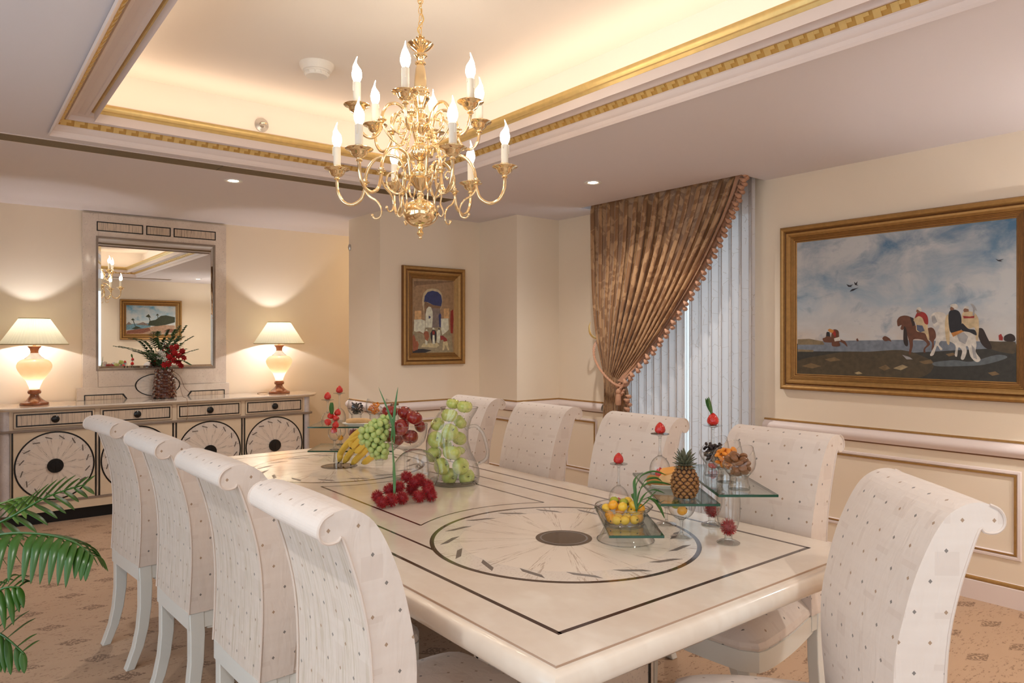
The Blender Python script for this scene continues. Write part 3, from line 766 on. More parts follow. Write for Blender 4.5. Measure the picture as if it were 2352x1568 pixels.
# ------------------------------------------------------------------ inlaid wall mirror standing on the sideboard
mr = thing('wall_mirror', 'tall wall mirror in a pale stone frame above the sideboard', 'mirror', (1.53, 7.16, SZ))
MY = 7.14
gx0, gx1, gz0, gz1 = 1.048, 2.014, 1.195, 2.340
mb = MB()
mb.box(.93, MY, 1.035, gx0, YA, 2.552).box(gx1, MY, 1.035, 2.133, YA, 2.552).box(gx0, MY, gz1, gx1, YA, 2.552).box(gx0, MY, 1.035, gx1, YA, gz0)
mb.box(.885, MY-.006, SZ, 2.16, YA, 1.035)
mb.build('frame', m_stone2, mr, world=True, bevel=.003)
mb = MB(); rect_line(mb, gx0-.016, gx1+.016, gz0-.016, gz1+.016, MY+.001, .016, 0, .006); mb.build('border', m_band, mr, world=True)
mb = MB(); mb.box(gx0, MY+.006, gz0, gx1, MY+.01, gz1); mb.build('mirror_glass', m_mirror, mr, world=True, smooth=False)
mb = MB(); b_ = .022
for (A_, B_) in (((gx0, gz0), (gx1, gz0)), ((gx1, gz0), (gx1, gz1)), ((gx1, gz1), (gx0, gz1)), ((gx0, gz1), (gx0, gz0))):
    def ins(p): return (p[0]+(b_ if p[0] < 1.5 else -b_), p[1]+(b_ if p[1] < 1.7 else -b_))
    a2, b2 = ins(A_), ins(B_)
    mb.quad([(A_[0], MY+.0058, A_[1]), (B_[0], MY+.0058, B_[1]), (b2[0], MY+.003, b2[1]), (a2[0], MY+.003, a2[1])])
mb.build('bevelled_edge', m_mirror, mr, world=True, smooth=False)
for a, b in ((1.036, 1.404), (1.428, 1.634), (1.658, 2.034)):
    mb = MB(); mb.box(a, MY-.001, 2.40, b, MY+.002, 2.484, 0); rect_line(mb, a, b, 2.40, 2.484, MY-.001, .009, 1, .001); mb.build('inlay_panel', [m_ven, m_black], mr, world=True, smooth=False)
for a, b, s_ in ((.940, 1.245, 1), (1.805, 2.115, -1)):
    mb = MB(); p = [(a, SZ+.001), (b+.03*(s_ > 0), SZ+.001), (b, .972), (a, .972)] if s_ > 0 else [(a-.03, SZ+.001), (b, SZ+.001), (b, .972), (a, .972)]
    mb.prism(p, MY-.008, MY-.005, 1, 'y')
    q = [(p[0][0]+.010, p[0][1]), (p[1][0]-.014, p[1][1]), (p[2][0]-(.012 if s_ > 0 else .010), .963), (p[3][0]+(.010 if s_ > 0 else .012), .963)]
    if s_ < 0: q = [(p[0][0]+.014, p[0][1]), (p[1][0]-.010, p[1][1]), (p[2][0]-.010, .963), (p[3][0]+.012, .963)]
    mb.prism(q, MY-.0095, MY-.008, 0, 'y'); mb.build('inlay_panel', [m_ven, m_black], mr, world=True, smooth=False)
mb = MB(); n = 48
ov = lambda f: [(1.525+.190*f*math.cos(2*PI*k/n), 1.038+.104*f*math.sin(2*PI*k/n)) for k in range(n)]
mb.prism(ov(1), MY-.009, MY-.002, 0, 'y')
o_ = mb.build('oval_ring', m_black, mr, world=True, smooth=False)
mb = MB(); pv = [(x, MY-.0095, z) for x, z in ov(.94)]; uv = [(math.cos(2*PI*k/n), math.sin(2*PI*k/n)) for k in range(n)]
mb.add(pv, [tuple(range(n))], 0, uv); mb.build('oval_panel', m_med2, mr, world=True, fix=False)

# ------------------------------------------------------------------ table lamps
def onyx():
    g = G('lit_onyx'); v = g.coord(); n = g.noise(v, 9, 4)
    g.set(col=g.mix(n, rgb(255, 226, 196), rgb(255, 246, 238)), rough=.25)
    tl = g.node('ShaderNodeBsdfTranslucent'); g.put(tl.inputs[0], g.mix(n, rgb(255, 214, 170), rgb(255, 238, 220)))
    mx = g.node('ShaderNodeMixShader'); mx.inputs[0].default_value = .75; g.l.new(g.b.outputs[0], mx.inputs[1]); g.l.new(tl.outputs[0], mx.inputs[2]); g.l.new(mx.outputs[0], g.out.inputs[0]); return g.m
m_onyx = onyx()
def shade_mat():
    g = G('pleated_shade'); g.set(col=rgb(238, 232, 206), rough=.8)
    tl = g.node('ShaderNodeBsdfTranslucent'); tl.inputs[0].default_value = rgb(236, 226, 190)
    mx = g.node('ShaderNodeMixShader'); mx.inputs[0].default_value = .14; g.l.new(g.b.outputs[0], mx.inputs[1]); g.l.new(tl.outputs[0], mx.inputs[2]); g.l.new(mx.outputs[0], g.out.inputs[0]); return g.m
m_shade = shade_mat()
m_redm = plain('red_marble', rgb(150, 86, 50), .2, var=.45, vscale=22, coat=.4)
m_greym = plain('veined_marble', rgb(196, 178, 172), .2, var=.4, vscale=26, coat=.4)
m_lbulb = G('lamp_bulb').set(col=(1, .95, .9, 1), em=(1, .95, .9, 1), ems=5.).m
def table_lamp(x, y, label):
    t = thing('table_lamp', label, 'lamp', (x, y, SZ), 0, 'pair of lit table lamps on the sideboard')
    MB().lathe([(0, 0), (.100, 0), (.104, .008), (.098, .020), (.078, .028), (.050, .050), (.034, .072), (.031, .084), (.044, .090), (.048, .102), (.044, .116), (.034, .124), (0, .124)], n=40).build('base', m_redm, t)
    MB().lathe([(.034, .124), (.040, .150), (.056, .190), (.074, .215), (.094, .245), (.112, .275), (.1225, .300), (.123, .318), (.114, .342), (.096, .360), (.068, .371)], n=48).build('glowing_body', m_onyx, t)
    MB().lathe([(.070, .371), (.066, .376), (.046, .392), (.031, .412), (.029, .418)], n=40).build('collar', m_greym, t)
    MB().lathe([(.029, .418), (.028, .432), (.034, .452), (.047, .466), (.049, .472), (.044, .478), (.012, .479), (.012, .50), (0, .50)], n=40).build('neck', m_redm, t)
    sh = MB().lathe([(.236, .488), (.106, .696)], n=220, wob=lambda a, z: 1+.012*math.sin(a*55)).build('lamp_shade', m_shade, t, sharp=80)
    b = MB(); b.lathe([(.236, .484), (.240, .486), (.240, .492), (.236, .493)], n=64).lathe([(.104, .693), (.109, .694), (.109, .699), (.104, .700)], n=64); b.build('shade_rim', plain('shade_trim', rgb(200, 184, 140), .6), sh)
    b = MB(); b.tube([(0, 0, .50), (0, 0, .53)], .012, 12); b.tube([(-.1, 0, .69), (.1, 0, .69)], .0018, 6); b.tube([(0, 0, .53), (0, 0, .70)], .002, 6); b.build('lamp_holder', m_brass, t)
    b = MB(); b.sphere((0.02, 0, .556), .022, 16); b.build('bulb', m_lbulb, t)
    light('lamp_bulb_light', 'POINT', (0, 0, .585), 7.5, (.94, .95, 1), radius=.012, parent=t)
    light('lamp_body_light', 'POINT', (0, 0, .185), .42, (1, .84, .62), radius=.02, parent=t)
    return t
# positions follow the photograph's sight lines to the sideboard top
table_lamp(.566, 6.93, 'lit table lamp with pleated shade at the left end of the sideboard')
l2 = table_lamp(2.573, 6.93, 'lit table lamp with pleated shade at the right end of the sideboard')
MB().tube(smooth_path([(-.10, 0, .004), (-.15, .02, .012), (-.19, .05, .004), (-.18, .09, .003)]), .0025, 6).build('cord', m_brown, l2)

# floor lamp right of the frame; its light washes the painting wall and the ceiling above
fl = thing('floor_lamp', 'floor lamp with pleated shade beside the right wall, just outside the picture', 'lamp', (4.12, .42, 0))
MB().lathe([(0, 0), (.15, 0), (.155, .012), (.05, .03), (.014, .05), (.012, 1.50), (0, 1.50)], n=32).build('stand', m_brass, fl)
MB().lathe([(.25, 1.38), (.13, 1.62)], n=180, wob=lambda a, z: 1+.012*math.sin(a*45)).build('lamp_shade', m_shade, fl, sharp=80)
mb = MB(); mb.sphere((.03, 0, 1.50), .024, 14); mb.build('bulb', m_bulb, fl)
light('floor_lamp_light', 'POINT', (0, 0, 1.54), 16, (.95, .96, 1), radius=.015, parent=fl)
# ------------------------------------------------------------------ chandelier
CH = (1.62, 2.685)
ch = thing('chandelier', 'two-tier polished brass chandelier with twelve lit candle lamps', 'chandelier', (CH[0], CH[1], 3.0))
def zc(v): return v-3.0
mb = MB()
P = [(0, 1.886), (.006, 1.888), (.009, 1.894), (.006, 1.901), (.012, 1.905), (.016, 1.912), (.012, 1.920), (.009, 1.926), (.013, 1.934), (.014, 1.942)]
for k in range(0, 13):
    a = -PI/2+.2+(PI-.42)*k/12; P.append((.076*math.cos(a)+.001, 1.996+.058*math.sin(a)+(.0 if k < 6 else .006)))
    if k == 5: P += [(.079, 1.994), (.079, 2.002)]
P += [(.018, 2.062), (.013, 2.070), (.017, 2.078), (.012, 2.088), (.016, 2.098), (.030, 2.115), (.048, 2.140), (.056, 2.148), (.061, 2.150), (.061, 2.156), (.058, 2.158), (.061, 2.162), (.061, 2.168), (.050, 2.172), (.034, 2.186), (.020, 2.206), (.013, 2.214), (.017, 2.220), (.013, 2.226)]
mb.lathe([(r, zc(z)) for r, z in P], n=40)
P2 = [(.014, 2.226), (.020, 2.232), (.036, 2.242), (.045, 2.264), (.040, 2.286), (.024, 2.300), (.014, 2.306), (.018, 2.314), (.014, 2.322), (.016, 2.335), (.024, 2.352), (.036, 2.362), (.040, 2.368), (.040, 2.382), (.036, 2.388), (.020, 2.398), (.016, 2.412), (.022, 2.425), (.018, 2.44), (.016, 2.45),
      (.024, 2.468), (.040, 2.495), (.042, 2.508), (.036, 2.516), (.040, 2.522), (.034, 2.534), (.036, 2.540), (.028, 2.546)]
mb.lathe([(r, zc(z)) for r, z in P2], n=40, wob=lambda a, z: 1+(.035*math.cos(8*a) if -.76 < z < -.70 or -.54 < z < -.48 else 0))
P3 = [(.028, 2.546), (.026, 2.58), (.021, 2.625), (.016, 2.642), (.024, 2.648), (.024, 2.654), (.014, 2.660), (.018, 2.672), (.030, 2.682), (.030, 2.688), (.014, 2.694), (.018, 2.700), (.034, 2.708), (.050, 2.722), (.058, 2.732), (.055, 2.736), (.020, 2.738), (.014, 2.752), (.020, 2.762), (.010, 2.772), (0, 2.774)]
mb.lathe([(r, zc(z)) for r, z in P3], n=40)
mb.build('column', m_brass, ch, sharp=50)
mb = MB()
for k in range(5):
    z = 2.785+k*.030; n = 14
    mb.tube([((.009*math.cos(2*PI*i/n) if k % 2 else 0), (0 if k % 2 else .009*math.cos(2*PI*i/n)), zc(z+.018*math.sin(2*PI*i/n)+.004)) for i in range(n)], .0022, 6, 0, True)
mb.lathe([(0, -.085), (.010, -.088), (.014, -.08), (.012, -.07), (.022, -.062), (.024, -.05), (.018, -.040), (.03, -.036), (.058, -.012), (.062, 0)], n=28)
mb.lathe([(.003, zc(2.93)), (.003, -.08)], n=8)
mb.build('chain', m_brass, ch)
mb = MB(); mb.tube(smooth_path([(.004, .0, zc(2.77)), (-.010, .006, zc(2.80)), (.012, -.006, zc(2.84)), (.006, .004, zc(2.88)), (.004, 0, zc(2.93))]), .0032, 6); mb.build('flex', m_gold, ch)
mb_c = m_white
m_candle = plain('candle_sleeve', rgb(244, 238, 226), .5)
def arm(ang, lower):
    a = math.radians(ang); R = Matrix.Rotation(a, 4, 'Z')
    if lower:
        pts = [(.050, 2.155), (.066, 2.150), (.072, 2.185), (.084, 2.225), (.108, 2.246), (.150, 2.252), (.200, 2.235), (.232, 2.190), (.243, 2.140), (.246, 2.105), (.262, 2.062), (.300, 2.040), (.338, 2.052), (.362, 2.090), (.368, 2.132), (.368, 2.160)]
        cup = (.368, 2.163); kn = (.2435, 2.138); sc = 1.0
        scroll = [(.066, 2.150), (.074, 2.105), (.10, 2.085), (.135, 2.105), (.150, 2.140), (.140, 2.170), (.118, 2.178), (.108, 2.160), (.118, 2.148)]
        tail = [(.246, 2.105), (.225, 2.075), (.190, 2.052), (.172, 2.018), (.178, 1.985), (.200, 1.978), (.212, 1.992)]
        curl = [(.072, 2.12), (.092, 2.08), (.088, 2.04), (.100, 2.005), (.092, 1.985), (.078, 1.995)]
    else:
        pts = [(.038, 2.375), (.052, 2.378), (.060, 2.410), (.078, 2.445), (.108, 2.462), (.142, 2.452), (.166, 2.415), (.172, 2.375), (.180, 2.335), (.206, 2.305), (.240, 2.306), (.266, 2.335), (.276, 2.372), (.277, 2.395)]
        cup = (.277, 2.397); kn = (.171, 2.385); sc = .93
        scroll = [(.052, 2.378), (.066, 2.345), (.095, 2.335), (.122, 2.355), (.130, 2.392), (.112, 2.418), (.090, 2.408), (.092, 2.388), (.104, 2.388)]
        tail = [(.172, 2.372), (.148, 2.330), (.118, 2.300), (.088, 2.285), (.070, 2.300), (.078, 2.318)]
        curl = [(.058, 2.36), (.082, 2.30), (.112, 2.262), (.108, 2.235), (.094, 2.232)]
    mb = MB(); mb.M = R
    mb.tube([(p.x, 0, zc(p.z)) for p in smooth_path([(x, 0, z) for x, z in pts], 5)], .0072*sc, 10)
    for q, r in ((scroll, .0048), (tail, .0045), (curl, .0042)):
        pp_ = smooth_path([(x, 0, z) for x, z in q], 5); n = len(pp_)
        mb.tube([(p.x, 0, zc(p.z)) for p in pp_], [r*(1.1-.35*i/n) for i in range(n)], 8); e = pp_[-1]; mb.sphere((e.x, 0, zc(e.z)), r*1.5, 8)
    kx, kz = kn; mb.lathe([(.0072, -.016), (.012, -.014), (.009, -.008), (.020, -.003), (.021, 0), (.010, .004), (.012, .010), (.0072, .013)], (kx, 0, zc(kz)), 16)
    mb.tube([(pts[0][0]-.01, 0, zc(pts[0][1])), (pts[1][0], 0, zc(pts[1][1]))], .009, 10)
    o = mb.build('arm', m_brass, ch, sharp=60)
    mb = MB(); mb.M = R; c = (cup[0], 0, zc(cup[1]))
    mb.lathe([(.008, -.016), (.014, -.012), (.010, -.007), (.012, -.001), (.022, .003), (.030, .011), (.034, .021), (.040, .027), (.053, .031), (.0555, .034), (.053, .036), (.030, .032), (.012, .032), (.014, .038), (.019, .042), (.019, .048), (.012, .050)], c, 28)
    d = mb.build('drip_pan', m_brass, o, sharp=60)
    mb = MB(); mb.M = R
    mb.lathe([(.0155, .046), (.0158, .12), (.016, .128), (.012, .132), (0, .132)], c, 16, wob=lambda t, z: 1+.04*math.sin(3*t+z*90)); mb.tube([(c[0]+.015, .004, c[2]+.13), (c[0]+.0165, .004, c[2]+.105), (c[0]+.016, .004, c[2]+.09)], .003, 6); mb.tube([(c[0]-.006, -.014, c[2]+.13), (c[0]-.007, -.0155, c[2]+.112)], .003, 6)
    mb.build('candle_sleeve', m_candle, o)
    mb = MB(); mb.M = R; B = [(.010, .130), (.0155, .138), (.0205, .152), (.0215, .166), (.018, .182), (.0115, .197), (.006, .208), (.0034, .218), (.0022, .230), (.0006, .238)]
    vs = []; n = 12; off = .0
    for k, (r, z) in enumerate(B):
        sx = .006*math.sin((z-.18)*60) if z > .19 else 0
        for i in range(n): vs.append((c[0]+sx+r*math.cos(2*PI*i/n), r*math.sin(2*PI*i/n), c[2]+z))
    mb.add(vs, [(k*n+i, k*n+(i+1) % n, (k+1)*n+(i+1) % n, (k+1)*n+i) for k in range(len(B)-1) for i in range(n)]+[tuple(range(n))[::-1], tuple(range((len(B)-1)*n, len(B)*n))])
    mb.build('flame_bulb', m_flame, o)
m_flame = G('lit_flame_bulb').set(col=(1, .9, .75, 1), em=(1, .88, .70, 1), ems=20.).m
right_ang = math.degrees(YAW)-90      # azimuth of the camera's right-hand direction
for k in range(6):
    arm(right_ang-3+60*k, True); arm(right_ang-95+60*k, False)

# ------------------------------------------------------------------ curtain, sheer, tieback
def damask():
    g = G('damask'); t = g.node('ShaderNodeUVMap'); v = t.outputs[0]
    mp = g.node('ShaderNodeMapping'); g.l.new(v, mp.inputs[0]); mp.inputs['Scale'].default_value = (6, 4.5, 1)
    n = g.noise(mp.outputs[0], 1.4, 4, .55, dist=1.6)
    vo = g.node('ShaderNodeTexVoronoi'); g.l.new(mp.outputs[0], vo.inputs['Vector']); vo.inputs['Scale'].default_value = 1.3
    k = g.ramp(n, [(.50, 0.), (.54, 1.)]); rg = g.ramp(vo.outputs['Distance'], [(.18, 0.), (.22, 1.), (.30, 1.), (.34, 0.)])
    f = g.math('MAXIMUM', k, g.math('MULTIPLY', rg, .8))
    g.set(col=g.mix(f, rgb(140, 98, 60), rgb(176, 134, 92)), rough=.42, sheen=.5, spec=.45)
    g.bump(g.noise(v, 300, 2), .1, .002); return g.m
m_damask = damask()
m_fringe = plain('fringe', rgb(200, 150, 120), .7, var=.2, vscale=60)
cu = thing('curtain', 'brown damask curtain tied back to the left with a tassel fringe', 'curtain', (4.30, 4.1, 0))
def lerp(L, s):
    k = min(int(s*(len(L)-1)), len(L)-2); u = s*(len(L)-1)-k
    p0 = L[max(k-1, 0)]; p1 = L[k]; p2 = L[k+1]; p3 = L[min(k+2, len(L)-1)]
    return tuple(.5*((2*b)+(c-a)*u+(2*a-5*b+4*c-d)*u*u+(3*b-a-3*c+d)*u**3) for a, b, c, d in zip(p0, p1, p2, p3))
LEAD = [(2.862, 2.60), (2.930, 2.42), (3.050, 2.19), (3.235, 1.90), (3.455, 1.62), (3.700, 1.355), (3.985, 1.105)]
LEFT = [(4.350, 2.60), (4.335, 2.35), (4.322, 2.10), (4.310, 1.85), (4.290, 1.62), (4.255, 1.40), (4.205, 1.19)]
NF = 15
def fold(u, s):
    env = .028+.012*math.sin(s*PI)
    if s > .8: env *= 1-.45*(s-.8)/.2
    ph = 2*PI*NF*u+1.1*math.sin(2.3*u*PI+2*s)
    y_ = math.sin(ph)+.28*math.sin(2*ph+.6); tuck = min(1., .35+s*9)
    return env*y_*tuck*(.75+.35*math.sin(11*u+3)), .35*env*math.sin(2*ph+1)*tuck
def drape(u, s):
    a = lerp(LEFT, s); b = lerp(LEAD, s); uu = u**(1+.0*s)
    y = a[0]*(1-uu)+b[0]*uu; z = a[1]*(1-uu)+b[1]*uu
    sag = -.03*math.sin(s*PI)*math.sin(u*PI)
    dx, dy = fold(u, s)
    return (4.31-dx-.02*math.sin(s*PI)*u, y+dy*(1-.5*s), z+sag*.3)
LOWR = [(3.985, 1.105), (3.945, 1.02), (3.935, .86), (3.94, .60), (3.955, .30), (3.97, .012)]
LOWL = [(4.205, 1.19), (4.190, 1.06), (4.195, .86), (4.225, .60), (4.255, .30), (4.275, .012)]
def lower(u, s):
    a = lerp(LOWL, s); b = lerp(LOWR, s); y = a[0]*(1-u)+b[0]*u; z = a[1]*(1-u)+b[1]*u
    dx, dy = fold(u, 1.0); k = 1+.4*s
    return (4.31-dx*k, y+dy*.5, z)
mb = MB(); mb.grid(drape, 300, 60, 0, lambda u, s: (u*2.3, (1-s)*1.6)); mb.build('drape', m_damask, cu, world=True, fix=False, sharp=180)
mb = MB(); mb.grid(lower, 220, 24, 0, lambda u, s: (u*2.3, -s*1.1)); mb.build('drape_tail', m_damask, cu, world=True, fix=False, sharp=180)
def tassels(pos, n, sgn=1):
    for k in range(n):
        s = (k+.5)/n; p = Vector(pos(s)); q = Vector(pos(min(1, s+.01)))-Vector(pos(max(0, s-.01))); q.normalize()
        o = Vector((0, -q.z, q.y)).normalized()
        if o.z > 0 or (abs(o.z) < .2 and o.y > 0): o = -o
        o = (o+Vector((0, -.1, -.35))).normalized(); x0 = -.018+.012*((k % 2)*2-1)
        b = p+Vector((x0, 0, 0))
        mb = MB(); mb.tube([b, b+o*.010, b+o*.022, b+o*.040, b+o*.048], [.010, .014, .019, .024, .020], 7, 0, flat=.7); mb.build('tassel', m_fringe, cu, world=True, sharp=180)
def leadpos(s): a = lerp(LEAD, s); return (4.305, a[0], a[1])
tassels(leadpos, 48)
mb = MB(); mb.grid(lambda u, s: (leadpos(s)[0]-.012-.006*u, leadpos(s)[1]+.05-.055*u, leadpos(s)[2]+.012*(1-u)), 2, 60)
def lowpos(s): a = lerp(LOWR, s); return (4.30, a[0], a[1])
tassels(lowpos, 24)
mb.build('fringe_band', m_fringe, cu, world=True, sharp=180)
mb = MB()
hook = [(4.52, 4.325, 1.46), (4.40, 4.33, 1.455), (4.30, 4.30, 1.40), (4.235, 4.24, 1.31), (4.225, 4.17, 1.215), (4.23, 4.08, 1.135), (4.25, 4.00, 1.085), (4.32, 3.965, 1.08), (4.40, 4.0, 1.12)]
pp_ = smooth_path(hook, 10)
for ph in (0, PI*2/3, PI*4/3):
    mb.tube([p+Vector((.007*math.cos(i*.9+ph), .007*math.sin(i*.9+ph)*.6, .007*math.sin(i*.9+ph))) for i, p in enumerate(pp_)], .0068, 6)
mb.sphere((4.24, 3.975, 1.03), .022, 10, sc=(1, 1, 1.2)); mb.lathe([(.012, .03), (.022, .0), (.026, -.05), (.022, -.075), (0, -.078)], (4.24, 3.975, 1.0), 12)
mb.build('tieback_rope', m_fringe, cu, world=True)
mb = MB(); mb.tube(smooth_path([(4.53, 4.335, 1.50), (4.45, 4.345, 1.47), (4.36, 4.35, 1.465), (4.30, 4.352, 1.50), (4.285, 4.352, 1.56), (4.30, 4.350, 1.60)]), [.014, .016, .018, .02, .02, .022, .022, .022, .02, .02, .018, .018, .016, .016, .014, .014, .013, .012, .012, .011, .011, .01, .009, .008, .008, .007, .006, .005, .004, .004, .003][:31], 8, flat=.6)
hk = mb.build('hook', m_gold, cu, world=True)
def sheer_mat():
    g = G('sheer'); g.n.remove(g.b); v = g.node('ShaderNodeUVMap').outputs[0]
    mp = g.node('ShaderNodeMapping'); g.l.new(v, mp.inputs[0]); mp.inputs['Scale'].default_value = (15, 12, 1)
    vo = g.node('ShaderNodeTexVoronoi', feature='DISTANCE_TO_EDGE'); g.l.new(mp.outputs[0], vo.inputs['Vector']); vo.inputs['Scale'].default_value = 1.
    ln = g.math('LESS_THAN', vo.outputs['Distance'], .012); brk = g.math('GREATER_THAN', g.noise(mp.outputs[0], 1.7, 2), .50)
    k = g.math('MULTIPLY', g.math('MULTIPLY', ln, brk), .5)
    col = g.mix(k, rgb(212, 204, 200), rgb(160, 136, 106))
    df = g.node('ShaderNodeBsdfDiffuse'); tl = g.node('ShaderNodeBsdfTranslucent'); tr = g.node('ShaderNodeBsdfTransparent'); g.l.new(col, df.inputs[0]); g.l.new(col, tl.inputs[0])
    m1 = g.node('ShaderNodeMixShader'); m1.inputs[0].default_value = .30; g.l.new(df.outputs[0], m1.inputs[1]); g.l.new(tl.outputs[0], m1.inputs[2])
    m2 = g.node('ShaderNodeMixShader'); m2.inputs[0].default_value = .10; g.l.new(m1.outputs[0], m2.inputs[1]); g.l.new(tr.outputs[0], m2.inputs[2]); g.l.new(m2.outputs[0], g.out.inputs[0]); return g.m
m_sheer = sheer_mat()
def sheer(name, label, y0, y1, nf, ph, x=4.43):
    def fn(u, s):
        a = 2*PI*nf*u+ph+.5*math.sin(5*u); amp = .019*(.6+.4*min(1, s*5))
        return (x-amp*math.sin(a)*(1+.15*math.sin(7*u+s)), y0+(y1-y0)*u+.012*math.sin(2*a), 2.70-2.69*s)
    mb = MB(); mb.grid(fn, int(nf*16), 24, 0, lambda u, s: (u*(y1-y0)*1.7, s*2.6)); o = mb.build(name, m_sheer, None, fix=False, sharp=180); tag(o, label, 'curtain')
sheer('sheer_curtain', 'pale patterned sheer panel beside the wall right of the tied curtain', 2.858, 3.442, 7, 0.)
sheer('sheer_curtain', 'pale patterned sheer panel mostly behind the tied brown curtain', 3.438, 4.20, 10, 1., 4.415)

# ------------------------------------------------------------------ paintings
ART = {'sea': (126, 134, 146), 'dune': (140, 122, 92), 'mud': (84, 72, 52), 'mud2': (58, 56, 50), 'rock': (128, 104, 70), 'rocklt': (176, 156, 118), 'water': (104, 112, 116), 'brown': (110, 66, 44), 'darkbrown': (50, 34, 28),
       'robe': (214, 190, 150), 'bluegrey': (92, 100, 124), 'red': (164, 44, 36), 'skin': (140, 96, 70), 'whitec': (222, 216, 206), 'greyc': (170, 168, 168), 'black': (34, 32, 38), 'orange': (200, 132, 62), 'bird': (48, 44, 52),
       'tan': (170, 136, 100), 'tan2': (140, 108, 78), 'cream': (206, 186, 150), 'navy': (56, 62, 110), 'greyw': (138, 122, 112), 'white': (234, 228, 204), 'peach': (222, 176, 122), 'sand': (166, 150, 118), 'sandlt': (214, 196, 150), 'dark': (46, 40, 44),
       'redm': (156, 50, 40), 'rust': (168, 96, 62), 'pwater': (120, 160, 176), 'phill': (150, 132, 122), 'psand': (196, 160, 134), 'prust': (146, 92, 72), 'pgreen': (66, 72, 52)}
AM = {}
def art_mat(k):
    if k not in AM: AM[k] = plain('paint_'+k, rgb(*ART[k]), .5, var=.55, vscale=38)
    return AM[k]
def sky(name, c_lo, c_mid, c_hi, c_cloud, zr, sc=3.):
    g = G(name); v = g.coord('Object', (1, 1, 1.6)); x, y, z = g.xyz(g.coord()); h = g.math('DIVIDE', g.math('ADD', z, zr), zr*2)
    n = g.noise(v, sc, 6, .6, dist=.4); base = g.ramp(h, [(.2, c_lo), (.5, c_mid), (.95, c_hi)])
    col = g.mix(g.ramp(n, [(.35, 0.), (.60, .9)]), base, c_cloud)
    n2 = g.noise(v, sc*1.7, 5, .6, dist=.6); col = g.mix(g.ramp(n2, [(.56, 0.), (.72, .6)]), col, c_hi)
    g.set(col=col, rough=.45); g.bump(g.noise(v, 200, 2), .1, .001); return g.m
def painting(name, label, loc, rz, W, H, cw, chh, canvas, art, fw=.11):
    t = thing(name, label, 'painting', (loc[0], loc[1], loc[2]-H/2), rz)
    q = fw/.11
    pr = [(0, 0), (0, .030), (.004, .038), (.016, .043), (.028, .038), (.033, .028), (.037, .026), (.046, .033), (.058, .033), (.068, .024), (.072, .018), (.076, .020), (.080, .016), (.084, .018), (.088, .014), (.092, .016), (.098, .010), (.104, .012), (.110, .006), (.112, .0)]
    mats = [1, 1, 0, 0, 0, 1, 1, 0, 0, 0, 1, 0, 1, 0, 1, 0, 1, 0, 0]
    mb = MB(); mb.M = Matrix.Translation((0, 0, H/2)); frame(mb, W, H, [(a*q, b) for a, b in pr], mats); mb.build('frame', [m_gold2, m_gdark], t, sharp=28)
    mb = MB(); mb.quad([(-cw/2, -.006, -chh/2), (cw/2, -.006, -chh/2), (cw/2, -.006, chh/2), (-cw/2, -.006, chh/2)])
    mb.build('canvas', canvas, t, fix=False, loc=(0, 0, H/2))
    ks = sorted({k for k, _ in art}); mb = MB()
    for i, (k, p) in enumerate(art):
        cl = lambda a, b: max(-b/2, min(b/2, a))
        if chh > .8 and len(p) > 5 and k not in ('bird', 'tan', 'mud2', 'sea'):      # soften the painted outlines
            q_ = smooth_path([(x, 0, z) for x, z in p[-2:]+p+p[:2]], 4); q_ = q_[8:8+4*len(p)]; p = [(v.x, v.z) for v in q_]
        mb.quad([(cl(x, cw), -.0062-.00004*i, cl(z, chh)) for x, z in p], ks.index(k))
    mb.build('painted_figures', [art_mat(k) for k in ks], t, fix=False, smooth=False, loc=(0, 0, H/2))
    return t
m_gdark = plain('aged_gilding', rgb(128, 86, 44), .45, .35, var=.4, vscale=30)
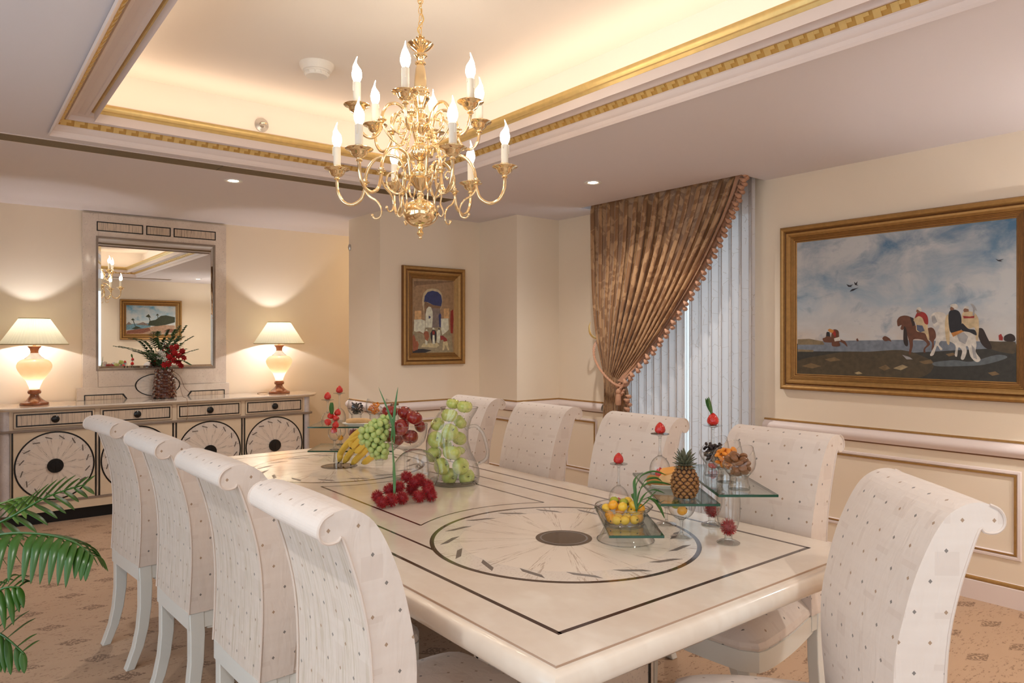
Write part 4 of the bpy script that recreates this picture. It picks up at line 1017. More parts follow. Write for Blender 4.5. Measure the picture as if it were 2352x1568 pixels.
ART_H=[('mud2', [(-.633,-.445),(.633,-.445),(.633,-.24),(-.633,-.24)]), ('sea',[(-0.628,-0.255),(-0.628,-0.227),(-0.272,-0.219),(0.039,-0.214),(0.333,-0.223),(0.631,-0.222),(0.629,-0.254),(0.333,-0.274),(0.03,-0.296),(-0.214,-0.288),(-0.628,-0.291)]),
('dune',[(-0.628,-0.247),(-0.628,-0.21),(-0.544,-0.207),(-0.451,-0.224),(-0.44,-0.246)]),
('dune',[(-0.628,-0.294),(-0.628,-0.278),(-0.513,-0.282),(-0.518,-0.294)]),
('mud',[(-0.628,-0.44),(-0.628,-0.357),(-0.44,-0.313),(-0.301,-0.291),(-0.14,-0.287),(0.047,-0.276),(0.173,-0.316),(0.222,-0.354),(0.19,-0.416),(0.09,-0.443),(-0.177,-0.442)]),
('mud2',[(0.173,-0.444),(0.222,-0.389),(0.317,-0.37),(0.483,-0.372),(0.628,-0.359),(0.629,-0.443),(0.409,-0.443)]),
('mud',[(0.48,-0.222),(0.555,-0.224),(0.628,-0.227),(0.628,-0.286),(0.555,-0.279),(0.498,-0.255)]),
('rock',[(-0.597,-0.391),(-0.534,-0.369),(-0.461,-0.387),(-0.523,-0.404)]),
('rock',[(-0.44,-0.342),(-0.37,-0.326),(-0.33,-0.345),(-0.4,-0.356)]),
('rocklt',[(-0.005,-0.387),(0.047,-0.363),(0.081,-0.376),(0.039,-0.397)]),
('rocklt',[(-0.243,-0.424),(-0.214,-0.413),(-0.191,-0.426),(-0.224,-0.432)]),
('rock',[(0.14,-0.343),(0.206,-0.328),(0.222,-0.35),(0.173,-0.357)]),
('rock',[(0.498,-0.396),(0.534,-0.387),(0.555,-0.402),(0.519,-0.412)]),
('rock',[(-0.094,-0.386),(-0.049,-0.366),(-0.023,-0.388),(-0.058,-0.403)]),
('rock',[(0.286,-0.296),(0.325,-0.287),(0.337,-0.3),(0.302,-0.309)]),
('water',[(0.222,-0.345),(0.333,-0.33),(0.417,-0.336),(0.541,-0.296),(0.59,-0.311),(0.483,-0.351),(0.371,-0.363),(0.238,-0.367)]),
('brown',[(0.019,-0.092),(0.034,-0.074),(0.064,-0.068),(0.094,-0.078),(0.115,-0.103),(0.128,-0.138),(0.173,-0.148),(0.21,-0.142),(0.229,-0.162),(0.234,-0.197),(0.222,-0.223),(0.224,-0.266),(0.21,-0.274),(0.213,-0.232),(0.19,-0.21),(0.202,-0.24),(0.177,-0.267),(0.177,-0.289),(0.167,-0.287),(0.169,-0.263),(0.186,-0.239),(0.161,-0.214),(0.111,-0.212),(0.107,-0.25),(0.094,-0.299),(0.084,-0.297),(0.09,-0.25),(0.081,-0.205),(0.073,-0.178),(0.064,-0.147),(0.057,-0.147),(0.047,-0.155),(0.037,-0.146),(0.043,-0.124),(0.023,-0.133),(0.017,-0.11)]),
('darkbrown',[(0.057,-0.133),(0.069,-0.147),(0.077,-0.196),(0.08,-0.246),(0.066,-0.25),(0.054,-0.223),(0.054,-0.169)]),
('darkbrown',[(0.09,-0.075),(0.111,-0.085),(0.119,-0.125),(0.107,-0.134)]),
('robe',[(0.111,-0.098),(0.124,-0.076),(0.161,-0.077),(0.186,-0.108),(0.19,-0.144),(0.198,-0.205),(0.19,-0.214),(0.177,-0.179),(0.157,-0.17),(0.128,-0.161),(0.124,-0.116)]),
('bluegrey',[(0.128,-0.125),(0.161,-0.13),(0.173,-0.161),(0.149,-0.17),(0.13,-0.156)]),
('red',[(0.119,-0.085),(0.128,-0.058),(0.144,-0.047),(0.173,-0.055),(0.19,-0.082),(0.191,-0.122),(0.173,-0.117),(0.161,-0.086),(0.14,-0.074)]),
('skin',[(0.126,-0.045),(0.13,-0.029),(0.15,-0.03),(0.153,-0.053),(0.132,-0.056)]),
('whitec',[(0.128,-0.034),(0.132,-0.023),(0.149,-0.023),(0.157,-0.037),(0.15,-0.047),(0.136,-0.036)]),
('whitec',[(0.206,-0.074),(0.222,-0.057),(0.254,-0.053),(0.286,-0.067),(0.298,-0.111),(0.306,-0.158),(0.333,-0.158),(0.371,-0.15),(0.409,-0.159),(0.432,-0.197),(0.443,-0.239),(0.439,-0.281),(0.463,-0.322),(0.443,-0.338),(0.413,-0.307),(0.402,-0.256),(0.39,-0.252),(0.394,-0.282),(0.38,-0.324),(0.364,-0.32),(0.371,-0.278),(0.352,-0.257),(0.345,-0.308),(0.333,-0.3),(0.337,-0.248),(0.306,-0.223),(0.27,-0.214),(0.25,-0.24),(0.269,-0.266),(0.258,-0.273),(0.24,-0.249),(0.222,-0.301),(0.202,-0.302),(0.23,-0.24),(0.238,-0.179),(0.254,-0.136),(0.242,-0.131),(0.23,-0.14),(0.218,-0.127),(0.222,-0.109),(0.208,-0.096)]),
('greyc',[(0.21,-0.078),(0.226,-0.07),(0.242,-0.109),(0.224,-0.122),(0.213,-0.109)]),
('greyc',[(0.341,-0.18),(0.379,-0.171),(0.402,-0.197),(0.387,-0.239),(0.356,-0.222)]),
('greyc',[(0.417,-0.239),(0.435,-0.264),(0.446,-0.323),(0.428,-0.315)]),
('darkbrown',[(0.446,-0.159),(0.472,-0.151),(0.494,-0.197),(0.518,-0.255),(0.505,-0.265),(0.483,-0.255),(0.461,-0.222)]),
('robe',[(0.286,-0.084),(0.306,-0.068),(0.306,-0.137),(0.306,-0.235),(0.292,-0.231),(0.282,-0.153)]),
('black',[(0.302,-0.059),(0.325,-0.042),(0.352,-0.05),(0.365,-0.078),(0.368,-0.12),(0.364,-0.159),(0.317,-0.175),(0.303,-0.136)]),
('skin',[(0.308,-0.035),(0.314,-0.021),(0.329,-0.021),(0.329,-0.043),(0.311,-0.046)]),
('whitec',[(0.308,-0.02),(0.317,-0.01),(0.341,-0.01),(0.35,-0.028),(0.337,-0.041),(0.325,-0.03)]),
('orange',[(0.314,-0.175),(0.364,-0.159),(0.398,-0.159),(0.371,-0.171),(0.325,-0.197)]),
('robe',[(0.371,-0.069),(0.39,-0.053),(0.424,-0.058),(0.446,-0.08),(0.455,-0.122),(0.45,-0.214),(0.439,-0.205),(0.435,-0.147),(0.402,-0.151),(0.371,-0.129)]),
('red',[(0.375,-0.078),(0.409,-0.083),(0.432,-0.079),(0.432,-0.092),(0.379,-0.093)]),
('skin',[(0.377,-0.051),(0.38,-0.034),(0.402,-0.032),(0.405,-0.055),(0.383,-0.058)]),
('whitec',[(0.375,-0.04),(0.385,-0.023),(0.405,-0.026),(0.403,-0.041),(0.387,-0.036)]),
('greyc',[(0.413,-0.013),(0.428,-0.016),(0.446,-0.051),(0.435,-0.048),(0.433,-0.075),(0.424,-0.073),(0.426,-0.037)]),
('black',[(0.371,-0.12),(0.402,-0.151),(0.435,-0.159),(0.443,-0.189),(0.409,-0.172),(0.368,-0.159)]),
('brown',[(-0.451,-0.205),(-0.43,-0.195),(-0.425,-0.165),(-0.405,-0.166),(-0.398,-0.195),(-0.385,-0.2),(-0.38,-0.229),(-0.43,-0.23),(-0.445,-0.224)]),
('black',[(-0.428,-0.19),(-0.422,-0.161),(-0.404,-0.164),(-0.4,-0.193)]),
('brown',[(-0.395,-0.2),(-0.385,-0.156),(-0.37,-0.146),(-0.345,-0.158),(-0.338,-0.205),(-0.301,-0.224),(-0.287,-0.258),(-0.311,-0.238),(-0.34,-0.226),(-0.335,-0.253),(-0.385,-0.255),(-0.39,-0.226)]),
('orange',[(-0.418,-0.151),(-0.405,-0.141),(-0.375,-0.151),(-0.38,-0.171),(-0.4,-0.166)]),
('whitec',[(-0.375,-0.205),(-0.34,-0.195),(-0.33,-0.219),(-0.37,-0.224)]),
('red',[(-0.385,-0.171),(-0.37,-0.151),(-0.36,-0.176),(-0.365,-0.2)]),
('brown',[(-0.069,-0.205),(-0.054,-0.191),(-0.027,-0.205),(-0.016,-0.225),(-0.031,-0.219),(-0.054,-0.222)]),
('brown',[(-0.231,-0.21),(-0.222,-0.203),(-0.213,-0.222),(-0.226,-0.224)]),
('red',[(0.55,-0.189),(0.562,-0.181),(0.571,-0.202),(0.569,-0.218),(0.552,-0.215)]),
('darkbrown',[(0.576,-0.197),(0.59,-0.185),(0.608,-0.181),(0.625,-0.194),(0.625,-0.22),(0.58,-0.22)]),
('bird',[(-0.293,0.142),(-0.272,0.133),(-0.248,0.138),(-0.264,0.127),(-0.257,0.121),(-0.281,0.124)]),
('bird',[(-0.245,0.155),(-0.233,0.144),(-0.222,0.157),(-0.226,0.135),(-0.216,0.128),(-0.238,0.133)]),
('bird',[(-0.272,0.093),(-0.257,0.108),(-0.214,0.115),(-0.238,0.105),(-0.248,0.098)]),
('bird',[(0.534,0.232),(0.548,0.223),(0.576,0.225),(0.559,0.217),(0.571,0.21),(0.547,0.217)]),
('greyc',[(0.047,-0.304),(0.09,-0.317),(0.107,-0.33),(0.073,-0.331)])]
ART_A=[('tan',[(-0.22,0.331),(0.235,0.356),(0.231,0.065),(0.218,-0.348),(0.11,0.062),(-0.209,0.053)]),
('tan',[(-0.22,0.328),(0.226,0.352),(0.226,-0.047),(-0.216,-0.054)]),
('tan2',[(-0.209,0.309),(0.235,0.345),(0.235,0.324),(-0.177,0.27),(-0.201,0.255)]),
('cream',[(-0.123,0.15),(-0.107,0.205),(-0.067,0.241),(-0.012,0.252),(0.045,0.246),(0.086,0.213),(0.098,0.144),(0.086,0.089),(0.069,0.054),(0.073,-0.043),(-0.099,-0.045),(-0.107,0.049),(-0.119,0.096)]),
('navy',[(-0.103,0.124),(-0.095,0.179),(-0.064,0.217),(-0.012,0.231),(0.045,0.222),(0.082,0.192),(0.092,0.137),(0.082,0.092),(-0.004,0.1),(-0.067,0.125)]),
('tan2',[(-0.101,0.097),(-0.095,0.131),(-0.004,0.1),(0.082,0.092),(0.069,0.061),(0.065,-0.043),(-0.095,-0.045)]),
('greyw',[(-0.024,0.072),(0.069,0.071),(0.077,-0.111),(-0.016,-0.112)]),
('white',[(-0.087,0.016),(-0.075,0.064),(-0.052,0.086),(-0.028,0.08),(-0.01,0.038),(-0.01,-0.01),(-0.016,-0.106),(-0.087,-0.106)]),
('navy',[(-0.053,0.003),(-0.028,-0.01),(-0.052,-0.028)]),
('navy',[(0.053,0.005),(0.069,0.03),(0.082,0.013),(0.08,-0.105),(0.061,-0.098)]),
('peach',[(-0.197,0.044),(-0.131,0.045),(-0.131,-0.032),(-0.199,-0.034)]),
('peach',[(0.11,0.072),(0.17,0.074),(0.168,-0.017),(0.11,-0.018)]),
('white',[(-0.205,-0.037),(-0.131,-0.032),(-0.091,-0.045),(-0.091,-0.12),(-0.107,-0.161),(-0.146,-0.141),(-0.209,-0.148)]),
('white',[(0.079,-0.022),(0.16,-0.019),(0.166,-0.118),(0.143,-0.146),(0.094,-0.173),(0.079,-0.118)]),
('sand',[(-0.224,-0.148),(-0.209,-0.138),(-0.107,-0.168),(-0.091,-0.106),(0.077,-0.105),(0.094,-0.173),(0.168,-0.124),(0.193,-0.159),(0.214,-0.341),(-0.224,-0.342)]),
('sandlt',[(-0.115,-0.249),(0.045,-0.249),(0.061,-0.27),(0.029,-0.29),(-0.131,-0.283)]),
('dark',[(-0.224,-0.342),(-0.22,-0.302),(-0.115,-0.298),(-0.02,-0.314),(-0.091,-0.337)]),
('redm',[(0.185,0.05),(0.214,0.065),(0.218,-0.026),(0.21,-0.156),(0.185,-0.156),(0.18,-0.041)]),
('rust',[(-0.222,-0.188),(-0.209,-0.168),(-0.189,-0.215),(-0.181,-0.309),(-0.216,-0.322),(-0.222,-0.249)]),
('rust',[(-0.189,-0.235),(-0.174,-0.225),(-0.158,-0.259),(-0.17,-0.309),(-0.185,-0.309)]),
('rust',[(-0.107,-0.154),(-0.083,-0.137),(-0.056,-0.147),(-0.048,-0.188),(-0.067,-0.235),(-0.083,-0.235),(-0.095,-0.201)]),
('white',[(-0.091,-0.215),(-0.066,-0.229),(-0.067,-0.263),(-0.091,-0.259)]),
('white',[(-0.087,-0.137),(-0.083,-0.123),(-0.067,-0.123),(-0.064,-0.137)]),
('dark',[(-0.036,-0.16),(-0.016,-0.129),(0.017,-0.129),(0.03,-0.153),(0.029,-0.208),(0.017,-0.249),(-0.016,-0.253),(-0.032,-0.201)]),
('redm',[(-0.016,-0.14),(0.008,-0.136),(0.013,-0.167),(-0.012,-0.17)]),
('white',[(-0.012,-0.174),(0.008,-0.174),(0.014,-0.256),(-0.013,-0.255)]),
('white',[(-0.016,-0.119),(-0.008,-0.105),(0.008,-0.111),(0.008,-0.126)]),
('white',[(0.033,-0.146),(0.049,-0.122),(0.069,-0.125),(0.073,-0.167),(0.061,-0.249),(0.037,-0.242)]),
('dark',[(0.046,-0.122),(0.053,-0.11),(0.065,-0.115),(0.065,-0.127)]),
('redm',[(0.069,-0.18),(0.102,-0.18),(0.143,-0.208),(0.147,-0.229),(0.118,-0.25),(0.102,-0.215),(0.077,-0.222)]),
('sandlt',[(0.102,-0.236),(0.147,-0.229),(0.168,-0.312),(0.156,-0.316),(0.127,-0.263),(0.11,-0.315),(0.094,-0.315)])]
ART_M=[('pwater',[(0.45,-0.197),(0.45,-0.089),(0.013,-0.058),(0.013,-0.156),(0.233,-0.183)]),
('phill',[(0.45,-0.096),(0.385,-0.04),(0.331,-0.094)]),
('phill',[(0.277,-0.094),(0.146,-0.043),(0.057,-0.083),(0.057,-0.108)]),
('psand',[(0.45,-0.268),(0.428,-0.208),(0.102,-0.157),(-0.167,-0.093),(-0.419,-0.102),(-0.419,-0.252),(0.013,-0.278)]),
('prust',[(0.439,-0.268),(0.407,-0.208),(0.19,-0.17),(0.035,-0.156),(0.013,-0.205),(0.146,-0.255),(0.342,-0.263)]),
('prust',[(-0.212,-0.216),(-0.304,-0.165),(-0.396,-0.177),(-0.373,-0.239)]),
('pgreen',[(0.057,-0.108),(0.035,-0.022),(-0.077,0.004),(-0.167,0.08),(-0.258,0.094),(-0.419,0.06),(-0.419,-0.04),(-0.258,-0.092),(-0.099,-0.118)]),
('pgreen',[(0.353,-0.003),(0.316,0.026),(0.281,-0.014),(0.308,-0.01),(0.266,-0.135),(0.277,-0.135),(0.321,-0.015)]),
('pgreen',[(0.102,0.062),(0.046,0.112),(0.002,0.04),(0.035,0.051),(0.013,-0.022),(0.026,-0.027),(0.048,0.046)]),
('pgreen',[(-0.077,0.09),(-0.11,0.123),(-0.14,0.084),(-0.113,0.089),(-0.131,0.005),(-0.117,0.005),(-0.104,0.084)]),
('pgreen',[(0.342,-0.172),(0.255,-0.122),(0.168,-0.158),(0.277,-0.183)])]
c_h = sky('canvas_sky', rgb(216, 190, 164), rgb(150, 172, 190), rgb(70, 112, 146), rgb(200, 200, 200), .45, 2.6)
painting('horse_painting', 'large gilt-framed painting of horsemen on a wet shore under a cloudy sky', (XB, 1.9635, 1.6635), -PI/2, 1.485, 1.103, 1.265, .89, c_h, ART_H)
painting('arch_painting', 'upright gilt-framed painting of robed figures under a carved archway', (3.503, YC, 1.667), 0, .665, .887, .445, .67, plain('canvas_tan', rgb(150, 122, 90), .5, var=.4, vscale=40), ART_A)
c_m = sky('canvas_blue', rgb(226, 214, 200), rgb(176, 206, 222), rgb(88, 150, 186), rgb(214, 216, 214), .27, 4.)
painting('palm_painting', 'gilt-framed palm landscape painting seen only in the mirror', (3.098, YN, 1.83), PI, 1.08, .76, .87, .55, c_m, ART_M)
# ------------------------------------------------------------------ glassware and fruit
m_gl = m_glass
def strawberry_m():
    g = G('strawberry'); v = g.coord(); vo = g.node('ShaderNodeTexVoronoi'); g.l.new(v, vo.inputs['Vector']); vo.inputs['Scale'].default_value = 170
    s = g.math('LESS_THAN', vo.outputs['Distance'], .22); g.set(col=g.mix(g.math('MULTIPLY', s, .6), rgb(206, 34, 32), rgb(240, 150, 90)), rough=.25, coat=.3)
    g.bump(vo.outputs['Distance'], .35, .003); return g.m
m_straw = strawberry_m(); m_leaf = plain('leaf_green', rgb(66, 112, 44), .42, var=.35, vscale=14); m_calyx = plain('calyx', rgb(84, 110, 48), .6)
def apple_m(name, c1, c2, c3, sc):
    g = G(name); v = g.coord(); x, y, z = g.xyz(v)
    n = g.noise(v, sc, 4, .6); st = g.noise(g.coord('Object', (90, 90, 12)), 1., 3, .6)
    col = g.mix(g.ramp(n, [(.35, 0.), (.65, 1.)]), c1, c2); col = g.mix(g.ramp(st, [(.5, 0.), (.7, .6)]), col, c3)
    g.set(col=col, rough=.22, coat=.4, coatr=.1); return g.m
m_gapple = apple_m('green_apple_skin', rgb(190, 206, 98), rgb(222, 220, 140), rgb(172, 196, 84), 14)
m_rapple = apple_m('red_apple_skin', rgb(126, 18, 26), rgb(168, 34, 32), rgb(196, 110, 62), 16)
m_stem = plain('fruit_stem', rgb(70, 52, 30), .7)
def rind(name, cols, hot=None, rough=.4, sc=8.): return plain(name, cols, rough, var=.25, vscale=sc)
m_banana = plain('banana_skin', rgb(246, 206, 84), .38, var=.12, vscale=14); m_bantip = plain('banana_tip', rgb(48, 38, 26), .7)
m_grape = G('grape_skin'); m_grape.set(col=rgb(196, 216, 132), rough=.13, sss=.15, coat=.2); m_grape = m_grape.m
m_ramb = plain('rambutan_red', rgb(150, 18, 34), .5, var=.4, vscale=30); m_ramb2 = plain('rambutan_hair', rgb(196, 42, 46), .5, var=.45, vscale=60)
m_kum = plain('kumquat_orange', rgb(244, 170, 40), .3, var=.15, vscale=18, coat=.2); m_kum2 = plain('kumquat_yellow', rgb(240, 196, 60), .3, var=.12, vscale=18, coat=.2); m_kum3 = plain('kumquat_green', rgb(170, 172, 52), .32, var=.2, vscale=18)
m_apric = plain('dried_apricot', rgb(238, 148, 50), .45, var=.2, vscale=30); m_rais = plain('raisin', rgb(40, 22, 22), .35, var=.4, vscale=60); m_fig = plain('dried_fig', rgb(136, 88, 52), .4, var=.3, vscale=40)
m_grass = plain('grass_blade', rgb(88, 140, 84), .4, var=.2, vscale=10)

# ---- stemware
def shell(prof, t=.0014):
    """closed thin wall profile from an outer profile"""
    return prof+[(max(r-t, .0005), z+(t if k == 0 else 0)) for k, (r, z) in reversed(list(enumerate(prof)))]
def stemware(name, label, cat, loc, foot, bowl, H, stem_h, bowl_r, rim_r, flip=False, group=None):
    """foot, stem and bowl ; flip stands the glass on its rim"""
    t = thing(name, label, cat, loc, 0, group)
    M = Matrix.Translation((0, 0, H)) @ Matrix.Rotation(PI, 4, 'X') if flip else None
    mb = MB(); mb.M = M; mb.lathe([(0, 0), (foot, .0), (foot, .0025), (foot*.6, .005), (.008, .010), (.005, .018), (0, .018)], n=28); mb.build('foot', m_thick, t)
    mb = MB(); mb.M = M; mb.lathe([(0, .016), (.0055, .017), (.0042, stem_h*.5), (.0052, stem_h-.006), (.010, stem_h), (0, stem_h+.002)], n=12); mb.build('stem', m_thick, t)
    mb = MB(); mb.M = M; n = 12; pr = [(.004, stem_h)]
    for k in range(1, n+1):
        u = k/n; a = u*PI*.62
        r = bowl_r*math.sin(a)/1.0 if u < .8 else None
        pr.append((bowl_r*min(1, math.sin(min(a, PI/2)))*(1-(max(0, u-.6)/.4)**1.6*(1-rim_r/bowl_r)), stem_h+(H-stem_h)*(1-math.cos(min(u, 1)*PI*.5))**.9 if u < .5 else stem_h+(H-stem_h)*((1-math.cos(.5*PI*.5))**.9+(u-.5)/.5*(1-(1-math.cos(.5*PI*.5))**.9))))
    mb.lathe(pr, n=32); mb.build('bowl', m_gl, t, sharp=180)
    return t
def snifter(label, loc, rz, H=.155, R=.054, group='slant-rimmed glasses of dried fruit'):
    t = thing('snifter', label, 'glass', loc, rz, group)
    MB().lathe([(0, 0), (.034, 0), (.036, .006), (.031, .022), (.030, .040), (.034, .050), (0, .046)], n=28).build('base', m_thick, t)
    pr = [(.030, .046), (.040, .056), (.050, .072), (.0535, .090), (.053, .108), (.050, .126), (.045, .146)]
    mb = MB(); vs = []; n = 32
    for k, (r, z) in enumerate(pr):
        for i in range(n):
            a = 2*PI*i/n; f = max(0, (z-.08)/.066); sl = -.028*f*(1-math.cos(a))
            vs.append((r*R/.0535*math.cos(a), r*R/.0535*math.sin(a), z*H/.155+sl))
    mb.add(vs, [(k*n+i, k*n+(i+1) % n, (k+1)*n+(i+1) % n, (k+1)*n+i) for k in range(len(pr)-1) for i in range(n)]); b = mb.build('bowl', m_gl, t, sharp=180)
    mb = MB(); k = len(pr)-1; mb.tube([vs[k*n+i] for i in range(n)], .0009, 6, 0, True); mb.build('rim', m_thick, b)
    return t
def strawberry(label, loc, s=1., tilt=(0, 0, 0), group='fresh strawberries', up=True):
    t = thing('strawberry', label, 'strawberry', loc, rot=tilt, group=group)
    mb = MB(); pr = [(0, 0), (.012, .001), (.0195, .007), (.0215, .015), (.019, .026), (.013, .036), (.006, .043), (0, .046)]
    mb.lathe([(r*s, z*s) for r, z in pr], n=20, wob=lambda a, z: 1+.04*math.sin(3*a+1)); mb.build('fruit', m_straw, t)
    mb = MB()
    for k in range(7):
        a = 2*PI*k/7; c, q = math.cos(a), math.sin(a); mb.add([(-.003*q*s, .003*c*s, .0008), (.016*c*s-.003*q*s, .016*q*s+.003*c*s, .0012*s), (.025*c*s, .025*q*s, .004*s), (.016*c*s+.003*q*s, .016*q*s-.003*c*s, .0012*s), (.003*q*s, -.003*c*s, .0008)], [(0, 1, 2, 3, 4)])
    mb.build('calyx', m_calyx, t); return t
def blade(mb, pts, w0, n=5, fold=.25, m=0, tip=.0, wdir=None):
    """thin grass or palm leaflet along the points"""
    P = smooth_path(pts, n); N = len(P); up = Vector((0, 0, 1)); vs = []
    for k, p in enumerate(P):
        t = (P[min(k+1, N-1)]-P[max(k-1, 0)]).normalized(); s = (wdir.copy() if wdir else t.cross(up))
        if s.length < .05: s = t.orthogonal()
        s.normalize(); u = k/(N-1); w_ = w0*(math.sin(min(1, u*2.2+.18)*PI/2) if u < .4 else (1-((u-.4)/.6)**1.8))+tip
        nn = s.cross(t).normalized()
        vs += [p-s*w_, p-nn*w_*fold, p+s*w_]
    for k in range(N-1):
        for j in (0, 1): mb.add([vs[3*k+j], vs[3*k+j+1], vs[3*k+j+4], vs[3*k+j+3]], [(0, 1, 2, 3)], m)

# ---- plate-glass shelves
def shelf(label, lat0, lat1, d0, d1, z):
    c = wd((lat0+lat1)/2, (d0+d1)/2, z); t = thing('glass_plate', label, 'glass plate', c, YAW-PI/2)   # local x = camera right, y = away
    a, b = (lat1-lat0)/2, (d1-d0)/2; T = .008
    mb = MB(); mb.box(-a+.001, -b+.001, 0, a-.001, b-.001, T); mb.build('pane', m_shelf, t, smooth=False)
    mb = MB()
    mb.box(-a, -b, 0, a, -b+.002, T).box(-a, b-.002, 0, a, b, T).box(-a, -b+.002, 0, -a+.002, b-.002, T).box(a-.002, -b+.002, 0, a, b-.002, T); mb.build('edge', m_edge, t, smooth=False)
    return t
ZL, ZM, ZT = .823, .911, .952      # tops of the three near shelves
shelf('lowest small glass plate under the fruit bowl on the near right', .311, .488, 2.29, 2.70, ZL-.008)
shelf('middle glass plate carrying the pineapple and bread', .489, .685, 2.35, 2.90, ZM-.008)
shelf('highest glass plate carrying dried fruit glasses on the near right', .664, .857, 2.30, 2.86, ZT-.008)
t_ = thing('glass_stand', 'clear upturned glass dish under the lowest plate', 'glass dish', wd(.392, 2.47, TZ))
MB().lathe([(.098, 0), (.096, .003), (.080, .030), (.070, .053), (.066, .055), (0, .055)], n=40).build('dish', m_gl, t_, sharp=180)
mb = MB(); mb.tube([(.098*math.cos(2*PI*i/40), .098*math.sin(2*PI*i/40), .002) for i in range(40)], .002, 6, 0, True); mb.build('rim', m_thick, t_)
ZU, ZV = .834, .944
shelf('lower glass plate of the far fruit display', -1.135, -.665, 3.97, 4.25, ZU-.008)
shelf('upper glass plate of the far fruit display', -1.19, -.665, 4.16, 4.50, ZV-.008)
def tumbler(label, loc, H, R):
    t = thing('tumbler', label, 'glass', loc, 0, 'upturned tumblers under the far glass plate')
    MB().lathe([(R, 0), (R*.85, H*.7), (R*.8, H), (0, H), (0, H-.008), (R*.72, H-.008), (R*.96, 0)], n=24).build('wall', m_thick, t)
for la, dd, lab in ((-.985, 4.04, 'small upturned tumbler left under the far lower glass plate'), (-.76, 4.10, 'small upturned tumbler right under the far lower glass plate'), (-.88, 4.2, 'small upturned tumbler at the back under the far lower glass plate')):
    tumbler(lab, wd(la, dd, TZ), ZU-.008-TZ, .024)
# stem glasses that carry the middle plate
stemware('wine_glass', 'wine glass holding kumquats, front support of the middle glass plate', 'wine glass', wd(.592, 2.50, TZ), .037, 0, ZM-.008-TZ, .062, .050, .046)
stemware('wine_glass', 'wine glass behind the front support of the middle glass plate', 'wine glass', wd(.578, 2.675, TZ), .037, 0, ZM-.008-TZ, .062, .048, .044)
def pilsner(label, loc, H):
    t = thing('footed_beer_glass', label, 'beer glass', loc, 0, 'tall footed glasses under the highest plate')
    MB().lathe([(0, 0), (.038, 0), (.039, .003), (.030, .008), (.014, .014), (.012, .022), (.014, .032), (0, .036)], n=28).build('foot', m_thick, t)
    MB().lathe([(.008, .034), (.020, .042), (.031, .056), (.0375, .080), (.040, .11), (.040, .14), (.037, H)], n=32).build('bowl', m_gl, t, sharp=180)
pilsner('tall footed glass holding one rambutan, right front under the highest glass plate', wd(.735, 2.43, TZ), ZT-.008-TZ)
pilsner('tall footed glass with a rambutan, at the back under the highest glass plate', wd(.745, 2.665, TZ), ZT-.008-TZ)
UG = 'upturned wine glasses topped with strawberries'
for la, dd, zz, hh, lab, br in ((.44, 2.95, TZ, .180, 'upturned wine glass standing on the table behind the kumquat bowl', .043), (.579, 2.80, ZM, .172, 'upturned wine glass on the middle glass plate behind the pineapple', .042), (.777, 2.765, ZT, .168, 'upturned wine glass on the highest glass plate behind the snifters', .040),
                            (-1.100, 4.27, ZV, .150, 'shorter upturned wine glass at the left end of the far upper plate', .040), (-1.052, 4.36, ZV, .182, 'taller upturned wine glass at the left end of the far upper plate', .040)):
    stemware('wine_glass', lab, 'wine glass', wd(la, dd, zz), .036, 0, hh, hh*.50, br, br*.84, True, UG)
    red = .98 if la != .777 else 1.05
    strawberry('strawberry standing point up on '+{.44: 'the lowest upturned glass near the kumquat bowl', .579: 'the upturned glass behind the pineapple', .777: 'the upturned glass behind the dried fruit, with a leaf', -1.100: 'the shorter upturned glass of the far display', -1.052: 'the taller upturned glass of the far display'}[la], wd(la, dd, zz+hh), red, (0, 0, la*5))
    if la > 0: strawberry('strawberry under '+{.44: 'the upturned glass behind the kumquat bowl', .579: 'the upturned glass behind the pineapple', .777: 'the upturned glass behind the snifters'}[la], wd(la, dd, zz+.001), .85, (0, 0, 2))
mb = MB(); bx_ = wd(.772, 2.765, ZT+.168+.04)
for k in range(3): blade(mb, [Vector(bx_)+RT*(.002*k), Vector(bx_)+RT*(-.006-.004*k)+Vector((0, 0, .035)), Vector(bx_)+RT*(-.012-.006*k)+Vector((0, 0, .070-.003*k))], .010, 5, .2, wdir=RT*.8+FW*.6)
tag(mb.build('leaf_sprig', m_leaf, None, solid=.0006), 'upright green leaf stuck in the strawberry on the highest upturned glass', 'leaf')
# kumquats, rambutans
def kumquat(loc, r, m, label, rot=(0, 0, 0), grp='kumquats in the glass bowl'):
    t = thing('kumquat', label, 'kumquat', loc, rot=rot, group=grp)
    MB().sphere((0, 0, 0), r, 14, sc=(1, 1, 1.12)).build('fruit', m, t); mb = MB(); mb.lathe([(0, r*1.115), (.003, r*1.125), (.003, r*1.10)], n=6); mb.build('navel', m_stem, t)
def rambutan_mesh(seed, r=.024, hair=300):
    rd = random.Random(seed); mb = MB(); mb.sphere((0, 0, 0), r*.80, 14, 0, (1, 1, 1.12))
    for k in range(hair):
        z = 1-2*(k+.5)/hair; a = k*2.39996; q = math.sqrt(1-z*z); d = Vector((q*math.cos(a), q*math.sin(a), z)); d = (d+Vector((rd.uniform(-.3, .3), rd.uniform(-.3, .3), rd.uniform(-.3, .3)))).normalized()
        s = Vector((d.x, d.y, d.z*1.12))*r*.77; b = d.cross(Vector((rd.uniform(-1, 1), rd.uniform(-1, 1), rd.uniform(-1, 1)))).normalized()
        L = r*rd.uniform(.40, .66); e = s+d*L*.6; f = s+d*L*.9+b*L*.45; w_ = r*.040
        c = d.cross(b)
        mb.add([s-b*w_, s+b*w_, s+c*w_, e-b*w_*.7, e+b*w_*.7, e+c*w_*.7, f], [(0, 1, 4, 3), (1, 2, 5, 4), (2, 0, 3, 5), (3, 4, 6), (4, 5, 6), (5, 3, 6)], 1)
    return mb
